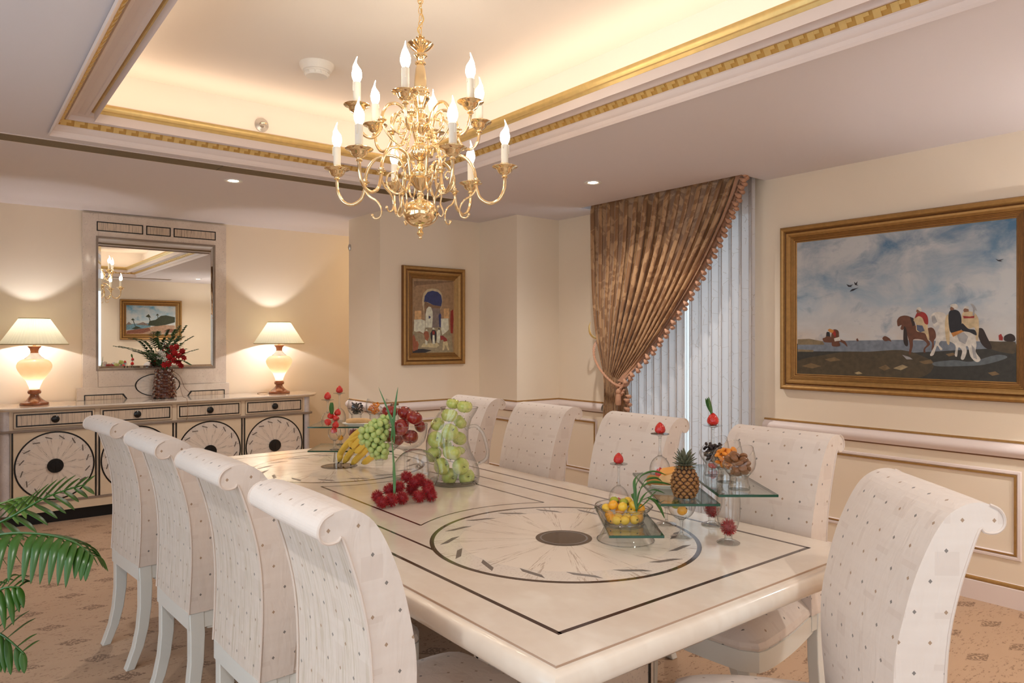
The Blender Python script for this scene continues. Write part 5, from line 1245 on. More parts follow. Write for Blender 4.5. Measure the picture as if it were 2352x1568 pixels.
rt_ = thing('rambutan', 'x', 'rambutan', (0, 0, 0), 0, 'rambutans spilling from the fallen goblet')
mbr = rambutan_mesh(3); mbr_f = mbr.build('fruit', [m_ramb, m_ramb2], rt_, sharp=180, fix=False)
mb = MB(); mb.tube([(0, 0, -.022), (.001, 0, -.030)], [.003, .002], 6); mb.build('stalk', m_stem, rt_)
kids()
RB = [(867, 1140, 3.03, .787, 'leftmost rambutan of the pile, dark red'), (878, 1152, 2.93, .785, 'small rambutan at the front left of the pile'), (899, 1149, 2.955, .788, 'bright front rambutan with pale green hairs'),
      (923, 1142, 3.00, .787, 'rambutan right of the bright front one'), (916, 1118, 3.04, .824, 'upper rambutan left in the pile, beside the grass blade'), (896, 1124, 3.05, .810, 'rambutan behind the grass blade, low in the pile'),
      (934, 1095, 3.13, .850, 'topmost left rambutan in the goblet mouth'), (952, 1108, 3.10, .832, 'central rambutan in the goblet mouth'), (964, 1101, 3.16, .838, 'topmost right rambutan in the goblet mouth'),
      (981, 1115, 3.11, .818, 'upper rambutan at the right end of the pile'), (984, 1127, 3.06, .806, 'bright rambutan at the right end of the pile'), (962, 1138, 3.03, .787, 'front rambutan on the table right of the gap'), (990, 1136, 3.05, .787, 'lowest rambutan at the far right of the pile'), (945, 1120, 3.11, .800, 'rambutan deep in the middle of the pile')]
rd = random.Random(5)
for k, (px, py, D, z, lab) in enumerate(RB):
    la = (px-1176)/1643*D; loc = wd(la, D, 1.45-(py-780)*D/1643 if z > .80 else z); rot = (rd.uniform(-1.2, 1.2), rd.uniform(-1.2, 1.2), rd.uniform(0, 6))
    if k == 0: rt_.location = loc; rt_.rotation_euler = rot; rt_['label'] = lab
    else: r_ = dup(rt_, loc, None, lab, rot)
    if k: r_.scale = (s_ := rd.uniform(.98, 1.1), s_, s_)
def one_rambutan(loc, lab):
    r_ = dup(rt_, loc, None, lab, (.4, .3, loc[0])); r_['group'] = 'single rambutans in glasses'; return r_
one_rambutan(wd(.735, 2.43, .814), 'single rambutan inside the right front tall footed glass'); one_rambutan(wd(.745, 2.665, .818), 'single rambutan inside the rear tall footed glass')
rd = random.Random(11)
# bowl of kumquats
BL = wd(.383, 2.45, ZL)
t_ = thing('fruit_bowl', 'clear glass bowl of kumquats on the lowest glass plate', 'bowl', BL)
mb = MB(); mb.lathe([(0, .003), (.060, .003), (.066, .008), (.074, .030), (.086, .046), (.090, .052), (.097, .060)], n=48); mb.build('bowl', m_gl, t_, sharp=180)
mb = MB()
for r_, z in ((.097, .060), (.088, .050), (.066, .004)): mb.tube([(r_*math.cos(2*PI*i/48), r_*math.sin(2*PI*i/48), z) for i in range(48)], .0022 if z > .01 else .003, 8, 0, True)
mb.build('rim', m_thick, t_)
KQ = [(1382, 1196, -1, 1), (1398, 1201, -1, 1), (1416, 1203, -1.2, 2), (1435, 1204, -1.2, 2), (1457, 1202, -1, 2), (1478, 1195, -.4, 1), (1400, 1183, 0, 1), (1420, 1188, -.4, 2), (1440, 1188, -.4, 2), (1462, 1184, 0, 2), (1482, 1180, .5, 1),
      (1393, 1166, .3, 2), (1408, 1159, -.3, 1), (1430, 1163, -.5, 2), (1456, 1160, -.1, 2), (1411, 1150, .9, 3), (1433, 1154, .6, 3), (1442, 1151, 1.0, 2), (1474, 1168, .4, 1), (1450, 1172, .2, 2), (1424, 1172, .3, 1)]
for k, (px, py, dd, c) in enumerate(KQ):
    D = 2.445+dd*.030; la = (px-1176)/1643*D; z = 1.45-(py-780)*D/1643
    # keep every fruit inside the bowl wall
    c0 = Vector((la-.383, D-2.45)); lim = .050+.35*max(0, z-ZL-.02); 
    if c0.length > lim: c0 = c0.normalized()*lim
    z = max(z, ZL+.019)
    kumquat(wd(.383+c0.x, 2.45+c0.y, z), .0155, (m_kum, m_kum2, m_kum3)[c-1], ('orange', 'yellow', 'green-tinged')[c-1]+' kumquat in the clear bowl on the near right', (rd.uniform(0, 3), rd.uniform(0, 3), 0), ('orange', 'yellow', 'green-tinged')[c-1]+' kumquats in the glass bowl')
for px, py, D, m, lab in ((1553, 1157, 2.515, m_kum3, 'green kumquat in the wine glass under the middle plate'), (1567, 1172, 2.485, m_kum, 'orange kumquat in the wine glass under the middle plate'), (782, 1005, 4.20, m_kum, 'kumquat in the small stem glass of the far display')):
    kumquat(wd((px-1176)/1643*D, D, 1.45-(py-780)*D/1643), .0165 if D < 3 else .017, m, lab, (1, .4, 0), 'single kumquats in stem glasses')
# spray of leaves in the kumquat bowl
base = Vector(wd((1462-1176)/1643*2.43, 2.43, 1.45-(1172-780)*2.43/1643)); mb = MB()
def lp(px, py, D): return Vector(wd((px-1176)/1643*D, D, 1.45-(py-780)*D/1643))
for pts in ([(1462, 1172), (1458, 1130), (1470, 1095), (1500, 1082), (1532, 1091)], [(1462, 1172), (1466, 1140), (1480, 1105), (1505, 1097), (1522, 1106)], [(1462, 1172), (1468, 1128), (1490, 1108), (1520, 1108), (1544, 1114)], [(1462, 1172), (1459, 1130), (1458, 1100), (1478, 1082)],
            [(1462, 1172), (1472, 1150), (1495, 1138), (1515, 1121)], [(1462, 1172), (1478, 1138), (1500, 1124), (1528, 1133)], [(1464, 1170), (1485, 1152), (1505, 1128)], [(1462, 1172), (1458, 1145), (1452, 1133), (1453, 1145)], [(1487, 1142), (1505, 1150), (1518, 1170), (1527, 1191)]):
    mb2_ = [lp(x, y, 2.43+.02*k-.03) for k, (x, y) in enumerate(pts)]; blade(mb, mb2_, .0062, 6, .3, wdir=RT*.5+Vector((0, 0, .8)) if len(pts) > 4 else RT*.8+Vector((0, 0, .4)))
mb.tube([lp(1462, 1176, 2.43), lp(1462, 1160, 2.43)], .003, 6)
tag(mb.build('leaf_spray', m_leaf, None, solid=.0005), 'spray of narrow green leaves standing in the kumquat bowl', 'leaves')
# snifters with dried fruit on the highest plate
def heap(mk, c, r, n, h, seed):
    rd = random.Random(seed)
    for k in range(n):
        a = rd.uniform(0, 2*PI); q = r*math.sqrt(rd.random()); mk((c[0]+q*math.cos(a), c[1]+q*math.sin(a), c[2]+h*(.15+.85*k/n)*(1-.5*q/r)), rd)
def dried(name, m, s, c, r, n, h, seed, lab, sc=(1, .7, .45)):
    mb = MB()
    def mk(p, rd):
        mb.M = Matrix.Translation(p) @ Euler((rd.uniform(-.8, .8), rd.uniform(-.8, .8), rd.uniform(0, 6))).to_matrix().to_4x4(); mb.sphere((0, 0, 0), s*rd.uniform(.8, 1.2), 10, 0, sc)
    heap(mk, c, r, n, h, seed)
    mb.M = None
    return mb.build(name, m, None)
SN = [((.757, 2.385), 'fig', 'front slanted glass of dark dried figs on the highest plate'), ((.752, 2.505), 'apricot', 'middle slanted glass of orange dried apricots on the highest plate'), ((.742, 2.625), 'raisin', 'rear slanted glass of raisins on the highest plate')]
SN2 = [((-.957, 4.40), 'raisin', 'slanted glass of raisins on the far upper plate'), ((-.845, 4.40), 'apricot', 'slanted glass of dried apricots on the far upper plate'), ((-.728, 4.40), 'fig', 'slanted glass of dried figs on the far plate behind the red apples')]
DF = {'fig': ('dried_fig', m_fig, .0165, 20), 'apricot': ('dried_apricot', m_apric, .0145, 32), 'raisin': ('raisin', m_rais, .0095, 70)}
for L_, z, w_ in ((SN, ZT, 'near'), (SN2, ZV, 'far')):
    for k, ((la, dd), f, lab) in enumerate(L_):
        loc = wd(la, dd, z); snifter(lab, loc, YAW-PI/2+(PI*.12 if w_ == 'near' else PI*1.05), .153)
        nm, m, s, n = DF[f]; rd = random.Random(k+40*(w_ == 'far'))
        n = int(n*(1 if w_ == 'near' else .7)); first = None
        lb = {'fig': 'brown dried fig', 'apricot': 'orange dried apricot', 'raisin': 'dark raisin'}[f]+' in the '+{'fig': 'fig', 'apricot': 'apricot', 'raisin': 'raisin'}[f]+' glass on the '+('highest near plate' if w_ == 'near' else 'far upper plate')
        g_ = {'fig': 'dried figs', 'apricot': 'dried apricots', 'raisin': 'raisins'}[f]+' in the '+w_+' glass'
        for j in range(n):
            u = j/n; zz = .054+.062*u; rm = {0: .028}.get(0)+.017*min(1, (zz-.054)/.02); a = j*2.4; q = (rm-s*.6)*math.sqrt(((j*7) % n)/n)
            if u > .8: q *= .75
            p = (loc[0]+q*math.cos(a), loc[1]+q*math.sin(a), loc[2]+zz)
            rot = (rd.uniform(-.8, .8), rd.uniform(-.8, .8), rd.uniform(0, 6))
            if first is None:
                mb = MB(); mb.sphere((0, 0, 0), s, 10, 0, {'fig': (1, .85, .6), 'apricot': (1, .62, .42), 'raisin': (1, .6, .55)}[f]); first = mb.build(nm, m, None); tag(first, lb, nm.replace('_', ' '), g_); o = first
            else: o = first.copy(); COL.objects.link(o)
            o.location = p; o.rotation_euler = rot
# far display: small stem glasses
FG = 'small stem glasses on the far lower plate'
stemware('stem_glass', 'small stem glass heaped with strawberries on the far lower plate', 'glass', wd(-.996, 4.015, ZU), .026, 0, .115, .05, .038, .032, False, FG)
stemware('stem_glass', 'small stem glass with one kumquat on the far lower plate', 'glass', wd(-1.007, 4.205, ZU), .024, 0, ZV-.008-ZU, .040, .032, .027, False, FG)
stemware('stem_glass', 'small stem glass with a rambutan behind the bananas', 'glass', wd(-.935, 4.22, ZU), .024, 0, ZV-.008-ZU, .036, .034, .030, False, FG)
stemware('stem_glass', 'small stem glass holding up the right end of the far upper plate', 'glass', wd(-.75, 4.22, ZU), .024, 0, ZV-.008-ZU, .040, .032, .027, False, FG)
one_rambutan(wd(-.935, 4.22, ZU+.064), 'single rambutan in the small stem glass behind the bananas')
for px, py, D, r, lab in ((767, 989, 4.015, (0, 0, 0), 'lowest strawberry inside the small stem glass of the far display'), (769, 976, 4.015, (.3, 0, 1), 'strawberry at the rim of the far stem glass'), (757, 967, 4.0, (.2, -.9, 0), 'strawberry leaning out left of the far stem glass'),
                     (774, 960, 4.03, (0, .6, 2), 'strawberry on the right of the far stem glass heap'), (758, 955, 4.04, (0, -.3, 2), 'large strawberry at the left top of the far heap'), (774, 948, 4.05, (.2, .2, 1), 'topmost strawberry of the far stem glass')):
    strawberry(lab, wd((px-1176)/1643*D, D, 1.45-(py-780)*D/1643-.014), .86, r, 'strawberries heaped in the far stem glass')
mb = MB(); b0 = lp(761, 951, 4.02)
for k in range(3): blade(mb, [b0+RT*.002*k, b0+RT*(-.003+.004*k)+Vector((0, 0, .035)), b0+RT*(-.004+.006*k)+Vector((0, 0, .068))], .010, 4, .2, wdir=RT)
tag(mb.build('leaf_sprig', m_leaf, None, solid=.0006), 'upright green leaf in the far strawberry heap', 'leaf')
# pastry dish and sauce cup
def food_dish(name, label, loc, a, b, pieces, mcol):
    t = thing(name, label, 'dish', loc, YAW-PI/2)
    mb = MB(); n = 36; pr = [(.6, .0), (.62, .002), (.9, .010), (1.0, .016), (.97, .017), (.88, .012), (.6, .005), (0, .005)]
    vs = [(a*f*math.cos(2*PI*i/n), b*f*math.sin(2*PI*i/n), z) for f, z in pr for i in range(n)]
    mb.add(vs, [(k*n+i, k*n+(i+1) % n, (k+1)*n+(i+1) % n, (k+1)*n+i) for k in range(len(pr)-1) for i in range(n)]+[tuple(range(n))[::-1]]); mb.build('plate', m_white, t)
m_crust = plain('bread_crust', rgb(196, 140, 78), .7, var=.35, vscale=24); m_crumb = plain('bread_crumb', rgb(226, 186, 132), .8, var=.2, vscale=40); m_cheese = plain('orange_cheese', rgb(244, 176, 92), .5, var=.15, vscale=30)
food_dish('serving_dish', 'white oval dish of bread slices on the middle glass plate', wd(.575, 2.62, ZM), .095, .062, None, None)
def slice_(name, lab, loc, size, rot, m, cat, grp=None):
    mb = MB(); x, y, z = size; mb.prism([(-x, -y), (x*.7, -y), (x, -y*.3), (x*.9, y), (-x*.6, y), (-x, y*.5)], -z, z); o = mb.build(name, m, None, bevel=.004, seg=3); tag(o, lab, cat, grp); o.location = loc; o.rotation_euler = rot
slice_('bread_slice', 'golden bread slice at the left of the oval dish', wd(.520, 2.60, ZM+.026), (.030, .022, .010), (.5, .2, YAW-PI/2), [m_crust], 'bread', 'bread slices on the near dish')
slice_('bread_slice', 'bread slice in the middle of the oval dish', wd(.563, 2.60, ZM+.030), (.028, .020, .011), (.7, -.1, YAW-PI/2), [m_crumb], 'bread', 'bread slices on the near dish')
slice_('bread_slice', 'square bread piece beside the pineapple', wd(.600, 2.59, ZM+.027), (.018, .016, .012), (.9, .1, YAW-PI/2), [m_crust], 'bread', 'bread slices on the near dish')
slice_('cheese_wedge', 'orange cheese slice lying on top of the bread', wd(.585, 2.63, ZM+.056), (.040, .024, .007), (.25, -.1, YAW-PI/2+.2), [m_cheese], 'cheese')
food_dish('serving_dish', 'white oblong dish of pastry on the far upper plate', wd(-.905, 4.225, ZV), .100, .050, None, None)
mb = MB(); pp_ = [(-.075, 0, .028), (-.04, .003, .032), (0, 0, .033), (.04, -.002, .033), (.072, 0, .029)]; mb.tube(smooth_path(pp_, 4), [.010, .014, .017, .018, .018, .019, .019, .018, .019, .019, .019, .018, .018, .017, .016, .014, .010][:17], 12, flat=.8)
o = mb.build('pastry', m_crumb, None); tag(o, 'long golden pastry roll on the far oblong dish', 'pastry'); o.location = wd(-.905, 4.225, ZV-.004); o.rotation_euler = (0, 0, YAW-PI/2)
t_ = thing('sauce_cup', 'small brown sauce cup with a white rim on the far display', 'cup', wd(-.800, 4.29, ZV))
MB().lathe([(0, 0), (.020, 0), (.028, .016), (.030, .026), (.027, .026), (.024, .018), (0, .018)], n=24).build('cup', plain('brown_cup', rgb(120, 86, 56), .4), t_)
MB().lathe([(.030, .025), (.031, .028), (.027, .028), (.027, .025)], n=24).build('rim', m_white, t_)

# pineapple
PA = wd(.592, 2.45, ZM); t_ = thing('pineapple', 'small whole pineapple on the middle glass plate', 'pineapple', PA)
m_pine = plain('pineapple_rind', rgb(134, 86, 44), .55, var=.45, vscale=50); m_pine2 = plain('pineapple_eye', rgb(176, 124, 66), .5, var=.4, vscale=70); m_pdark = plain('pineapple_groove', rgb(52, 32, 22), .8)
def pr_p(z): u = z/.105; return .0465*math.sin(PI*min(1, .14+.80*u))**.55
mb = MB(); mb.lathe([(0, 0)]+[(pr_p(.105*k/14)*.92, .105*k/14) for k in range(15)]+[(0, .105)], n=32); mb.build('body', m_pdark, t_)
mb = MB(); rows = 9
for j in range(rows):
    z = .008+.094*j/(rows-1); R_ = pr_p(z)*.93; nn = 11
    for i in range(nn):
        a = 2*PI*(i+.5*(j % 2))/nn; sx = PI*R_/nn*.93; sz = .0088; N_ = Vector((math.cos(a), math.sin(a), (z-.05)*6)).normalized(); T_ = Vector((-math.sin(a), math.cos(a), 0)); B_ = N_.cross(T_)*-1
        c = Vector((R_*math.cos(a), R_*math.sin(a), z)); ring = [c+T_*sx*u+B_*sz*v for u, v in ((0, -1), (.75, -.45), (1, 0), (.75, .45), (0, 1), (-.75, .45), (-1, 0), (-.75, -.45))]
        r2 = [c+N_*.0042+(p-c)*.66 for p in ring]; r3 = [c+N_*.0050+(p-c)*.22-B_*.001 for p in ring]; tip = c+N_*.0085-B_*.003
        vs = ring+r2+r3+[tip]; fs = [(k, (k+1) % 8, 8+(k+1) % 8, 8+k) for k in range(8)]+[(8+k, 8+(k+1) % 8, 16+(k+1) % 8, 16+k) for k in range(8)]+[(16+k, 16+(k+1) % 8, 24) for k in range(8)]
        mb.add(vs, fs[:8], 0); mb.add(vs, fs[8:16], 1); mb.add(vs, fs[16:], 0)
mb.build('eyes', [m_pine, m_pine2], t_, sharp=180)
mb = MB(); rd = random.Random(2); m_crown = plain('pineapple_crown', rgb(104, 104, 80), .5, var=.4, vscale=30)
for ring_, (n_, el, L) in enumerate(((11, .1, .022), (11, .4, .028), (10, .75, .034), (8, 1.05, .040), (5, 1.35, .042))):
    for k in range(n_):
        a = 2*PI*k/n_+ring_*.5+rd.uniform(-.1, .1); d = Vector((math.cos(a)*math.cos(el), math.sin(a)*math.cos(el), math.sin(el))); o_ = Vector((math.cos(a), math.sin(a), 0)); b = Vector((0, 0, .103+.006*ring_))+o_*.010
        blade(mb, [b, b+d*L*.5, b+d*L+o_*.006+Vector((0, 0, -.002))], .0062, 4, .5)
mb.build('crown', m_crown, t_, solid=.0012)

# ---- pedestal bowl of red apples, jug of green apples, fallen goblet, bananas, grapes
PB = wd(-.527, 3.55, TZ); t_ = thing('pedestal_bowl', 'clear glass pedestal bowl heaped with red apples', 'bowl', PB)
MB().lathe([(0, 0), (.058, 0), (.060, .004), (.030, .010), (.010, .020), (.008, .08), (.010, .135), (.020, .145), (0, .147)], n=32).build('stem', m_thick, t_)
MB().lathe([(.004, .146), (.040, .150), (.070, .162), (.092, .185), (.103, .215), (.107, .245), (.108, .270)], n=48).build('bowl', m_gl, t_, sharp=180)
mb = MB(); mb.tube([(.108*math.cos(2*PI*i/48), .108*math.sin(2*PI*i/48), .270) for i in range(48)], .0013, 6, 0, True); mb.build('rim', m_thick, t_)
def apple_template(name, m, r):
    t = thing(name, 'x', 'apple', (0, 0, 0)); mb = MB(); pr = []
    for k in range(21):
        a = -PI/2+PI*k/20; rr = math.cos(a); z = math.sin(a)
        zz = z*.90-(.26*max(0, z)**1.*(1-rr)**2*1.6 if z > 0 else -.16*(1-rr)**2*1.4)
        pr.append((rr*(1+.03*z)*r, zz*r))
    mb.lathe(pr, n=28, wob=lambda a, z: 1+.015*math.cos(5*a)); mb.build('fruit', m, t)
    mb = MB(); mb.tube([(0, 0, r*.55), (.001, 0, r*.80), (.004, .001, r*(.98 if m is m_rapple else .72))], [.0016, .0014, .0018], 6); mb.build('stalk', m_stem, t)
    mb = MB()
    for k in range(5): a = 2*PI*k/5; mb.quad([(.001*math.cos(a), .001*math.sin(a), -r*.74), (.004*math.cos(a+.5), .004*math.sin(a+.5), -r*.78), (.005*math.cos(a), .005*math.sin(a), -r*.84), (.004*math.cos(a-.5), .004*math.sin(a-.5), -r*.78)])
    mb.build('calyx', m_stem, t); return t
ra_ = apple_template('red_apple', m_rapple, .0385); ga_ = apple_template('green_apple', m_gapple, .0405); kids()
def place_apples(tpl, L_, cx, cy, s, D0, grp):
    # settle the heap: fruit that would touch too deeply moves apart along the line of sight
    L_ = [list(a) for a in L_]
    def pos3(a):
        D = D0+a[3]; return Vector(lp(cx+a[0]/s, cy+a[1]/s, D)), a[2]/s*D/1643
    for it in range(120):
        for i in range(len(L_)):
            for j in range(i):
                (p, r), (q, t) = pos3(L_[i]), pos3(L_[j]); gap = (p-q).length-(r+t)*.93
                if gap < 0:
                    sg = 1 if L_[i][3] >= L_[j][3] else -1
                    L_[i][3] = max(-.068, min(.068, L_[i][3]+sg*.002)); L_[j][3] = max(-.068, min(.068, L_[j][3]-sg*.002))
    for k, (x, y, r, dd, rot, lab) in enumerate(L_):
        px, py = cx+x/s, cy+y/s; D = D0+dd; loc = wd((px-1176)/1643*D, D, 1.45-(py-780)*D/1643)
        o = tpl if k == 0 else dup(tpl)
        o.location = loc; o.rotation_euler = rot; o['label'] = lab; o['group'] = grp; q = r/s*D/1643/(.0385 if tpl is ra_ else .0405); o.scale = (q, q, q)
place_apples(ra_, [(995, 390, 84, .04, (0, .1, 0), 'dark red apple at the top left of the bowl, behind the grass'), (1155, 408, 80, .02, (.5, .3, 0), 'red apple behind the front pair, its stalk pointing right'), (1252, 455, 86, -.03, (.5, .1, .6), 'shiny red apple at the top right of the bowl'),
    (1105, 563, 88, -.055, (1.3, -.1, -.7), 'red apple at the front centre, hollow facing forward'), (1210, 658, 86, -.02, (2.8, .3, 0), 'dark red apple low at the bowl\'s right'), (1312, 545, 68, .03, (.2, 1.2, 0), 'red apple at the right rim of the bowl'), (985, 655, 62, .0, (.2, 2.2, 0), 'orange-red apple low at the bowl\'s left'), (1085, 690, 60, .045, (.4, 2.2, 1), 'small red apple at the bottom of the bowl'), (1130, 520, 70, .06, (0, 0, 0), 'red apple hidden in the middle of the bowl heap')], 680, 860, 4.612, 3.55, 'red apples in the pedestal bowl')
place_apples(ga_, [(525, 240, 100, .055, (0, .2, 0), 'green apple at the very top left of the jug'), (703, 285, 117, .0, (.0, .1, 0), 'pale green apple at the very top right of the jug'), (475, 415, 126, -.02, (.1, .2, 1), 'large yellow-green apple just below the jug rim'), (632, 515, 108, .05, (.4, .8, 0), 'green apple at the right behind the large upper one'),
    (295, 550, 106, .03, (.2, -.7, 0), 'green apple at the left edge, third from the top'), (480, 670, 132, -.055, (1.0, -.3, .3), 'yellow-green apple in the middle with its hollow at upper left'), (265, 780, 128, -.02, (1.1, -.6, 0), 'green apple at the left with a deep dark hollow'), (620, 762, 112, .025, (.4, .6, 1), 'green apple at the right, middle height of the jug'),
    (235, 1000, 124, .0, (2.2, -.4, 0), 'green apple low left behind the goblet rim'), (510, 975, 138, -.05, (.2, .2, 1), 'bright green apple in the lower middle of the jug'), (640, 940, 70, .06, (.3, .3, 0), 'small part-hidden green apple behind on the right'), (355, 1180, 130, -.055, (1.2, .3, .4), 'pale apple at the lower left with a star-shaped hollow'),
    (640, 1180, 132, -.045, (1.5, .9, 0), 'green apple at the lower right with a dark slit'), (475, 1328, 126, -.035, (1.9, -.2, 0), 'green apple on the jug bottom at the centre'), (728, 1335, 124, -.02, (1.4, .1, -.3), 'green apple on the jug bottom at the right'), (420, 860, 90, .05, (.2, 0, 0), 'green apple hidden at the back of the jug')], 960, 890, 6.535, 3.45, 'green apples in the glass jug')
JD = 3.45
jg = thing('glass_jug', 'large clear glass jug filled with green apples', 'jug', wd(-.279, JD, TZ), YAW-PI/2)
JP = [(1122, 1046, 34), (1118, 1045, 46), (1108, 1043, 56), (1092, 1042, 60), (1075, 1041, 59.5), (1055, 1036, 56), (1035, 1030, 52), (1010, 1027, 48.5), (985, 1030, 46), (960, 1040, 43), (943, 1052, 41.5), (933, 1056, 42)]
mb = MB(); n = 48; vs = []; k_ = JD/1643
ybase = 780+(1.45-TZ)*1643/JD
for py, cx_, r in JP:
    z = max(0., (ybase-6-(py-6))*k_*.985) if py < 1120 else 0.
    for i in range(n):
        a = 2*PI*i/n; sp = 1+(.0 if py > 950 else .05*max(0, -math.cos(a))**3); vs.append(((cx_-1043)*k_+r*k_*math.cos(a)*sp, r*k_*math.sin(a), z))
mb.add(vs, [(j*n+i, j*n+(i+1) % n, (j+1)*n+(i+1) % n, (j+1)*n+i) for j in range(len(JP)-1) for i in range(n)]+[tuple(range(n))[::-1]])
jb = mb.build('body', m_gl, jg, sharp=180)
mb = MB(); top_ = vs[(len(JP)-1)*n:]; mb.tube(top_, .0016, 6, 0, True); mb.tube([(r*.0, 0, 0) for r in (0,)]+[(0, 0, .004)], .001, 4) if False else None; mb.build('rim', m_thick, jb)
MB().lathe([(0, .001), (.070, .001), (.098, .008), (.114, .022), (.110, .022), (.090, .012), (.06, .007), (0, .007)], n=40).build('base', m_thick, jg)
def jp(px, py): return ((px-1043)*k_, -.01, (ybase-6-py)*k_+.006)
mb = MB(); hp = [jp(1070, 982), jp(1078, 976), jp(1094, 975), jp(1108, 990), jp(1116, 1012), jp(1120, 1035), jp(1116, 1050), jp(1100, 1060), jp(1098, 1058)]
mb.tube(smooth_path(hp, 6), [.011]*4+[.008]*40+[.011]*5, 12) if len(smooth_path(hp, 6)) == 49 else mb.tube(smooth_path(hp, 6), .0085, 12)
mb.build('handle', m_thick, jg)
# goblet lying on its side, mouth towards the camera
gb = thing('fallen_goblet', 'large clear goblet lying on its side with rambutans in its mouth', 'goblet', wd(-.424, 3.14, TZ+.103), 0)
gb.rotation_euler = (0, 0, YAW+.05)      # local +x points away from the camera
Mx = Matrix.Rotation(PI/2, 4, 'Y')
mb = MB(); mb.M = Mx; mb.lathe([(.100, 0.), (.1025, .02), (.102, .05), (.093, .09), (.074, .122), (.045, .145), (.012, .156), (.0, .157)], n=56); mb.build('bowl', m_gl, gb, sharp=180)
mb = MB(); mb.M = Mx; mb.tube([(.1*math.cos(2*PI*i/56), .1*math.sin(2*PI*i/56), 0) for i in range(56)], .0015, 6, 0, True); mb.build('rim', m_thick, gb)
mb = MB(); mb.M = Mx; mb.lathe([(0, .155), (.014, .156), (.007, .166), (.006, .200), (.012, .210), (.040, .216), (.050, .218), (.050, .221), (0, .221)], n=32); mb.build('stem', m_thick, gb)
# bananas
bn = thing('banana_bunch', 'bunch of seven yellow bananas leaning behind the grapes', 'bananas', wd(-.74, 3.80, TZ))
BO = Vector(bn.location); crown = lp(856, 984, 3.74)
BA = [((778, 1061, 3.935), (784, 1038, 3.93), (804, 1012, 3.86)), ((789, 1063, 3.925), (801, 1045, 3.905), (822, 1020, 3.84)), ((807, 1066, 3.90), (822, 1051, 3.875), (842, 1030, 3.80)), ((832, 1063, 3.90), (845, 1056, 3.86), (861, 1040, 3.80)),
      ((805, 1027, 3.855), (809, 1005, 3.85), (826, 990, 3.79)), ((808, 1029, 3.835), (821, 1016, 3.815), (838, 1000, 3.77)), ((815, 1039, 3.83), (829, 1029, 3.80), (846, 1012, 3.76))]
for k, (a, b, c) in enumerate(BA):
    A_, B_, C_ = lp(*a), lp(*b), lp(*c); A_.z = max(A_.z, TZ+.010); pts = smooth_path([A_, A_*.55+B_*.45+Vector((0, 0, -.002)), B_, C_, C_*.45+crown*.55, crown], 4); N = len(pts)
    rs = []
    for i in range(N):
        u = i/(N-1); rs.append(.0042 if u < .03 else (.0175*min(1, (u/.24))**.5 if u < .24 else (.0178 if u < .62 else max(.006, .0178*(1-((u-.62)/.38)*.72)))))
    mb = MB(); mb.tube([p-BO for p in pts], rs, 6); o_ = mb.build('banana', m_banana, bn, sharp=70, bevel=.002)
    mb = MB(); d_ = (pts[0]-pts[1]).normalized(); mb.tube([pts[0]-BO-d_*.002, pts[0]-BO+d_*.006], [.0048, .004], 7); mb.build('tip', m_bantip, o_)
mb = MB(); mb.sphere(tuple(crown-BO), .014, 10); mb.build('crown', m_bantip, bn)
# grapes
gp = thing('grape_bunch', 'bunch of pale green grapes hanging over the left rim of the pedestal bowl', 'grapes', tuple(lp(885, 975, 3.50)))
GO = Vector(gp.location); rd = random.Random(9); pos = []; axis = [(876, 962, .0), (868, 982, 26), (858, 1003, 30), (862, 1022, 28), (872, 1040, 20)]
outline = lambda py: (1.,)
tries = 0
cent = [(960, 884, 11), (975, 866, 24), (990, 856, 33), (1005, 856, 32), (1020, 862, 27), (1035, 868, 23), (1048, 874, 14)]
while len(pos) < 92 and tries < 30000:
    tries += 1; py = rd.uniform(957, 1049); k = max(0, min(len(cent)-2, sum(1 for c in cent if c[0] <= py)-1)); c0, c1 = cent[k], cent[k+1]; u = max(0, min(1, (py-c0[0])/(c1[0]-c0[0]))); cx_ = c0[1]*(1-u)+c1[1]*u; hw = c0[2]*(1-u)+c1[2]*u
    q = math.sqrt(rd.random()); a = rd.uniform(0, 2*PI); px = cx_+hw*q*math.cos(a); D = 3.49+.0021*hw*q*math.sin(a)*.9
    p = lp(px, py, D)
    if all((p-o).length > .0240 for o in pos): pos.append(p)
m_g = None
for p in pos:
    if m_g is None: mb = MB(); mb.sphere((0, 0, 0), .0152, 14, sc=(1, 1, 1.08)); o = mb.build('grape', m_grape, gp); m_g = o
    else: o = m_g.copy(); COL.objects.link(o); o.parent = gp
    o.location = p-GO; o.rotation_euler = (rd.uniform(-.6, .6), rd.uniform(-.6, .6), 0)
mb = MB(); mb.tube([lp(888, 955, 3.50)-GO, lp(872, 975, 3.49)-GO, lp(862, 1000, 3.49)-GO, lp(866, 1030, 3.49)-GO, lp(872, 1042, 3.49)-GO], .003, 6); mb.build('stalk', m_calyx, gp)
# grass blades
for lab, pts in (('long grass blade rising to the left out of the red apple bowl', [(905, 1018, 3.46), (904, 985, 3.44), (892, 945, 3.44), (869, 888, 3.45)]), ('long grass blade rising straight out of the red apple bowl', [(898, 1012, 3.45), (903, 975, 3.44), (908, 930, 3.44), (914, 888, 3.45)]), ('upright grass blade between the rambutans and the apple bowl', [(905, 1144, 2.99), (906, 1110, 3.0), (904, 1060, 3.1), (899, 998, 3.42)])):
    mb = MB(); blade(mb, [lp(*p) for p in pts], .0062 if 'upright' in lab else .0070, 8, .3, wdir=RT); o = mb.build('grass_blade', m_grass, None, solid=.0006); tag(o, lab, 'grass blade')

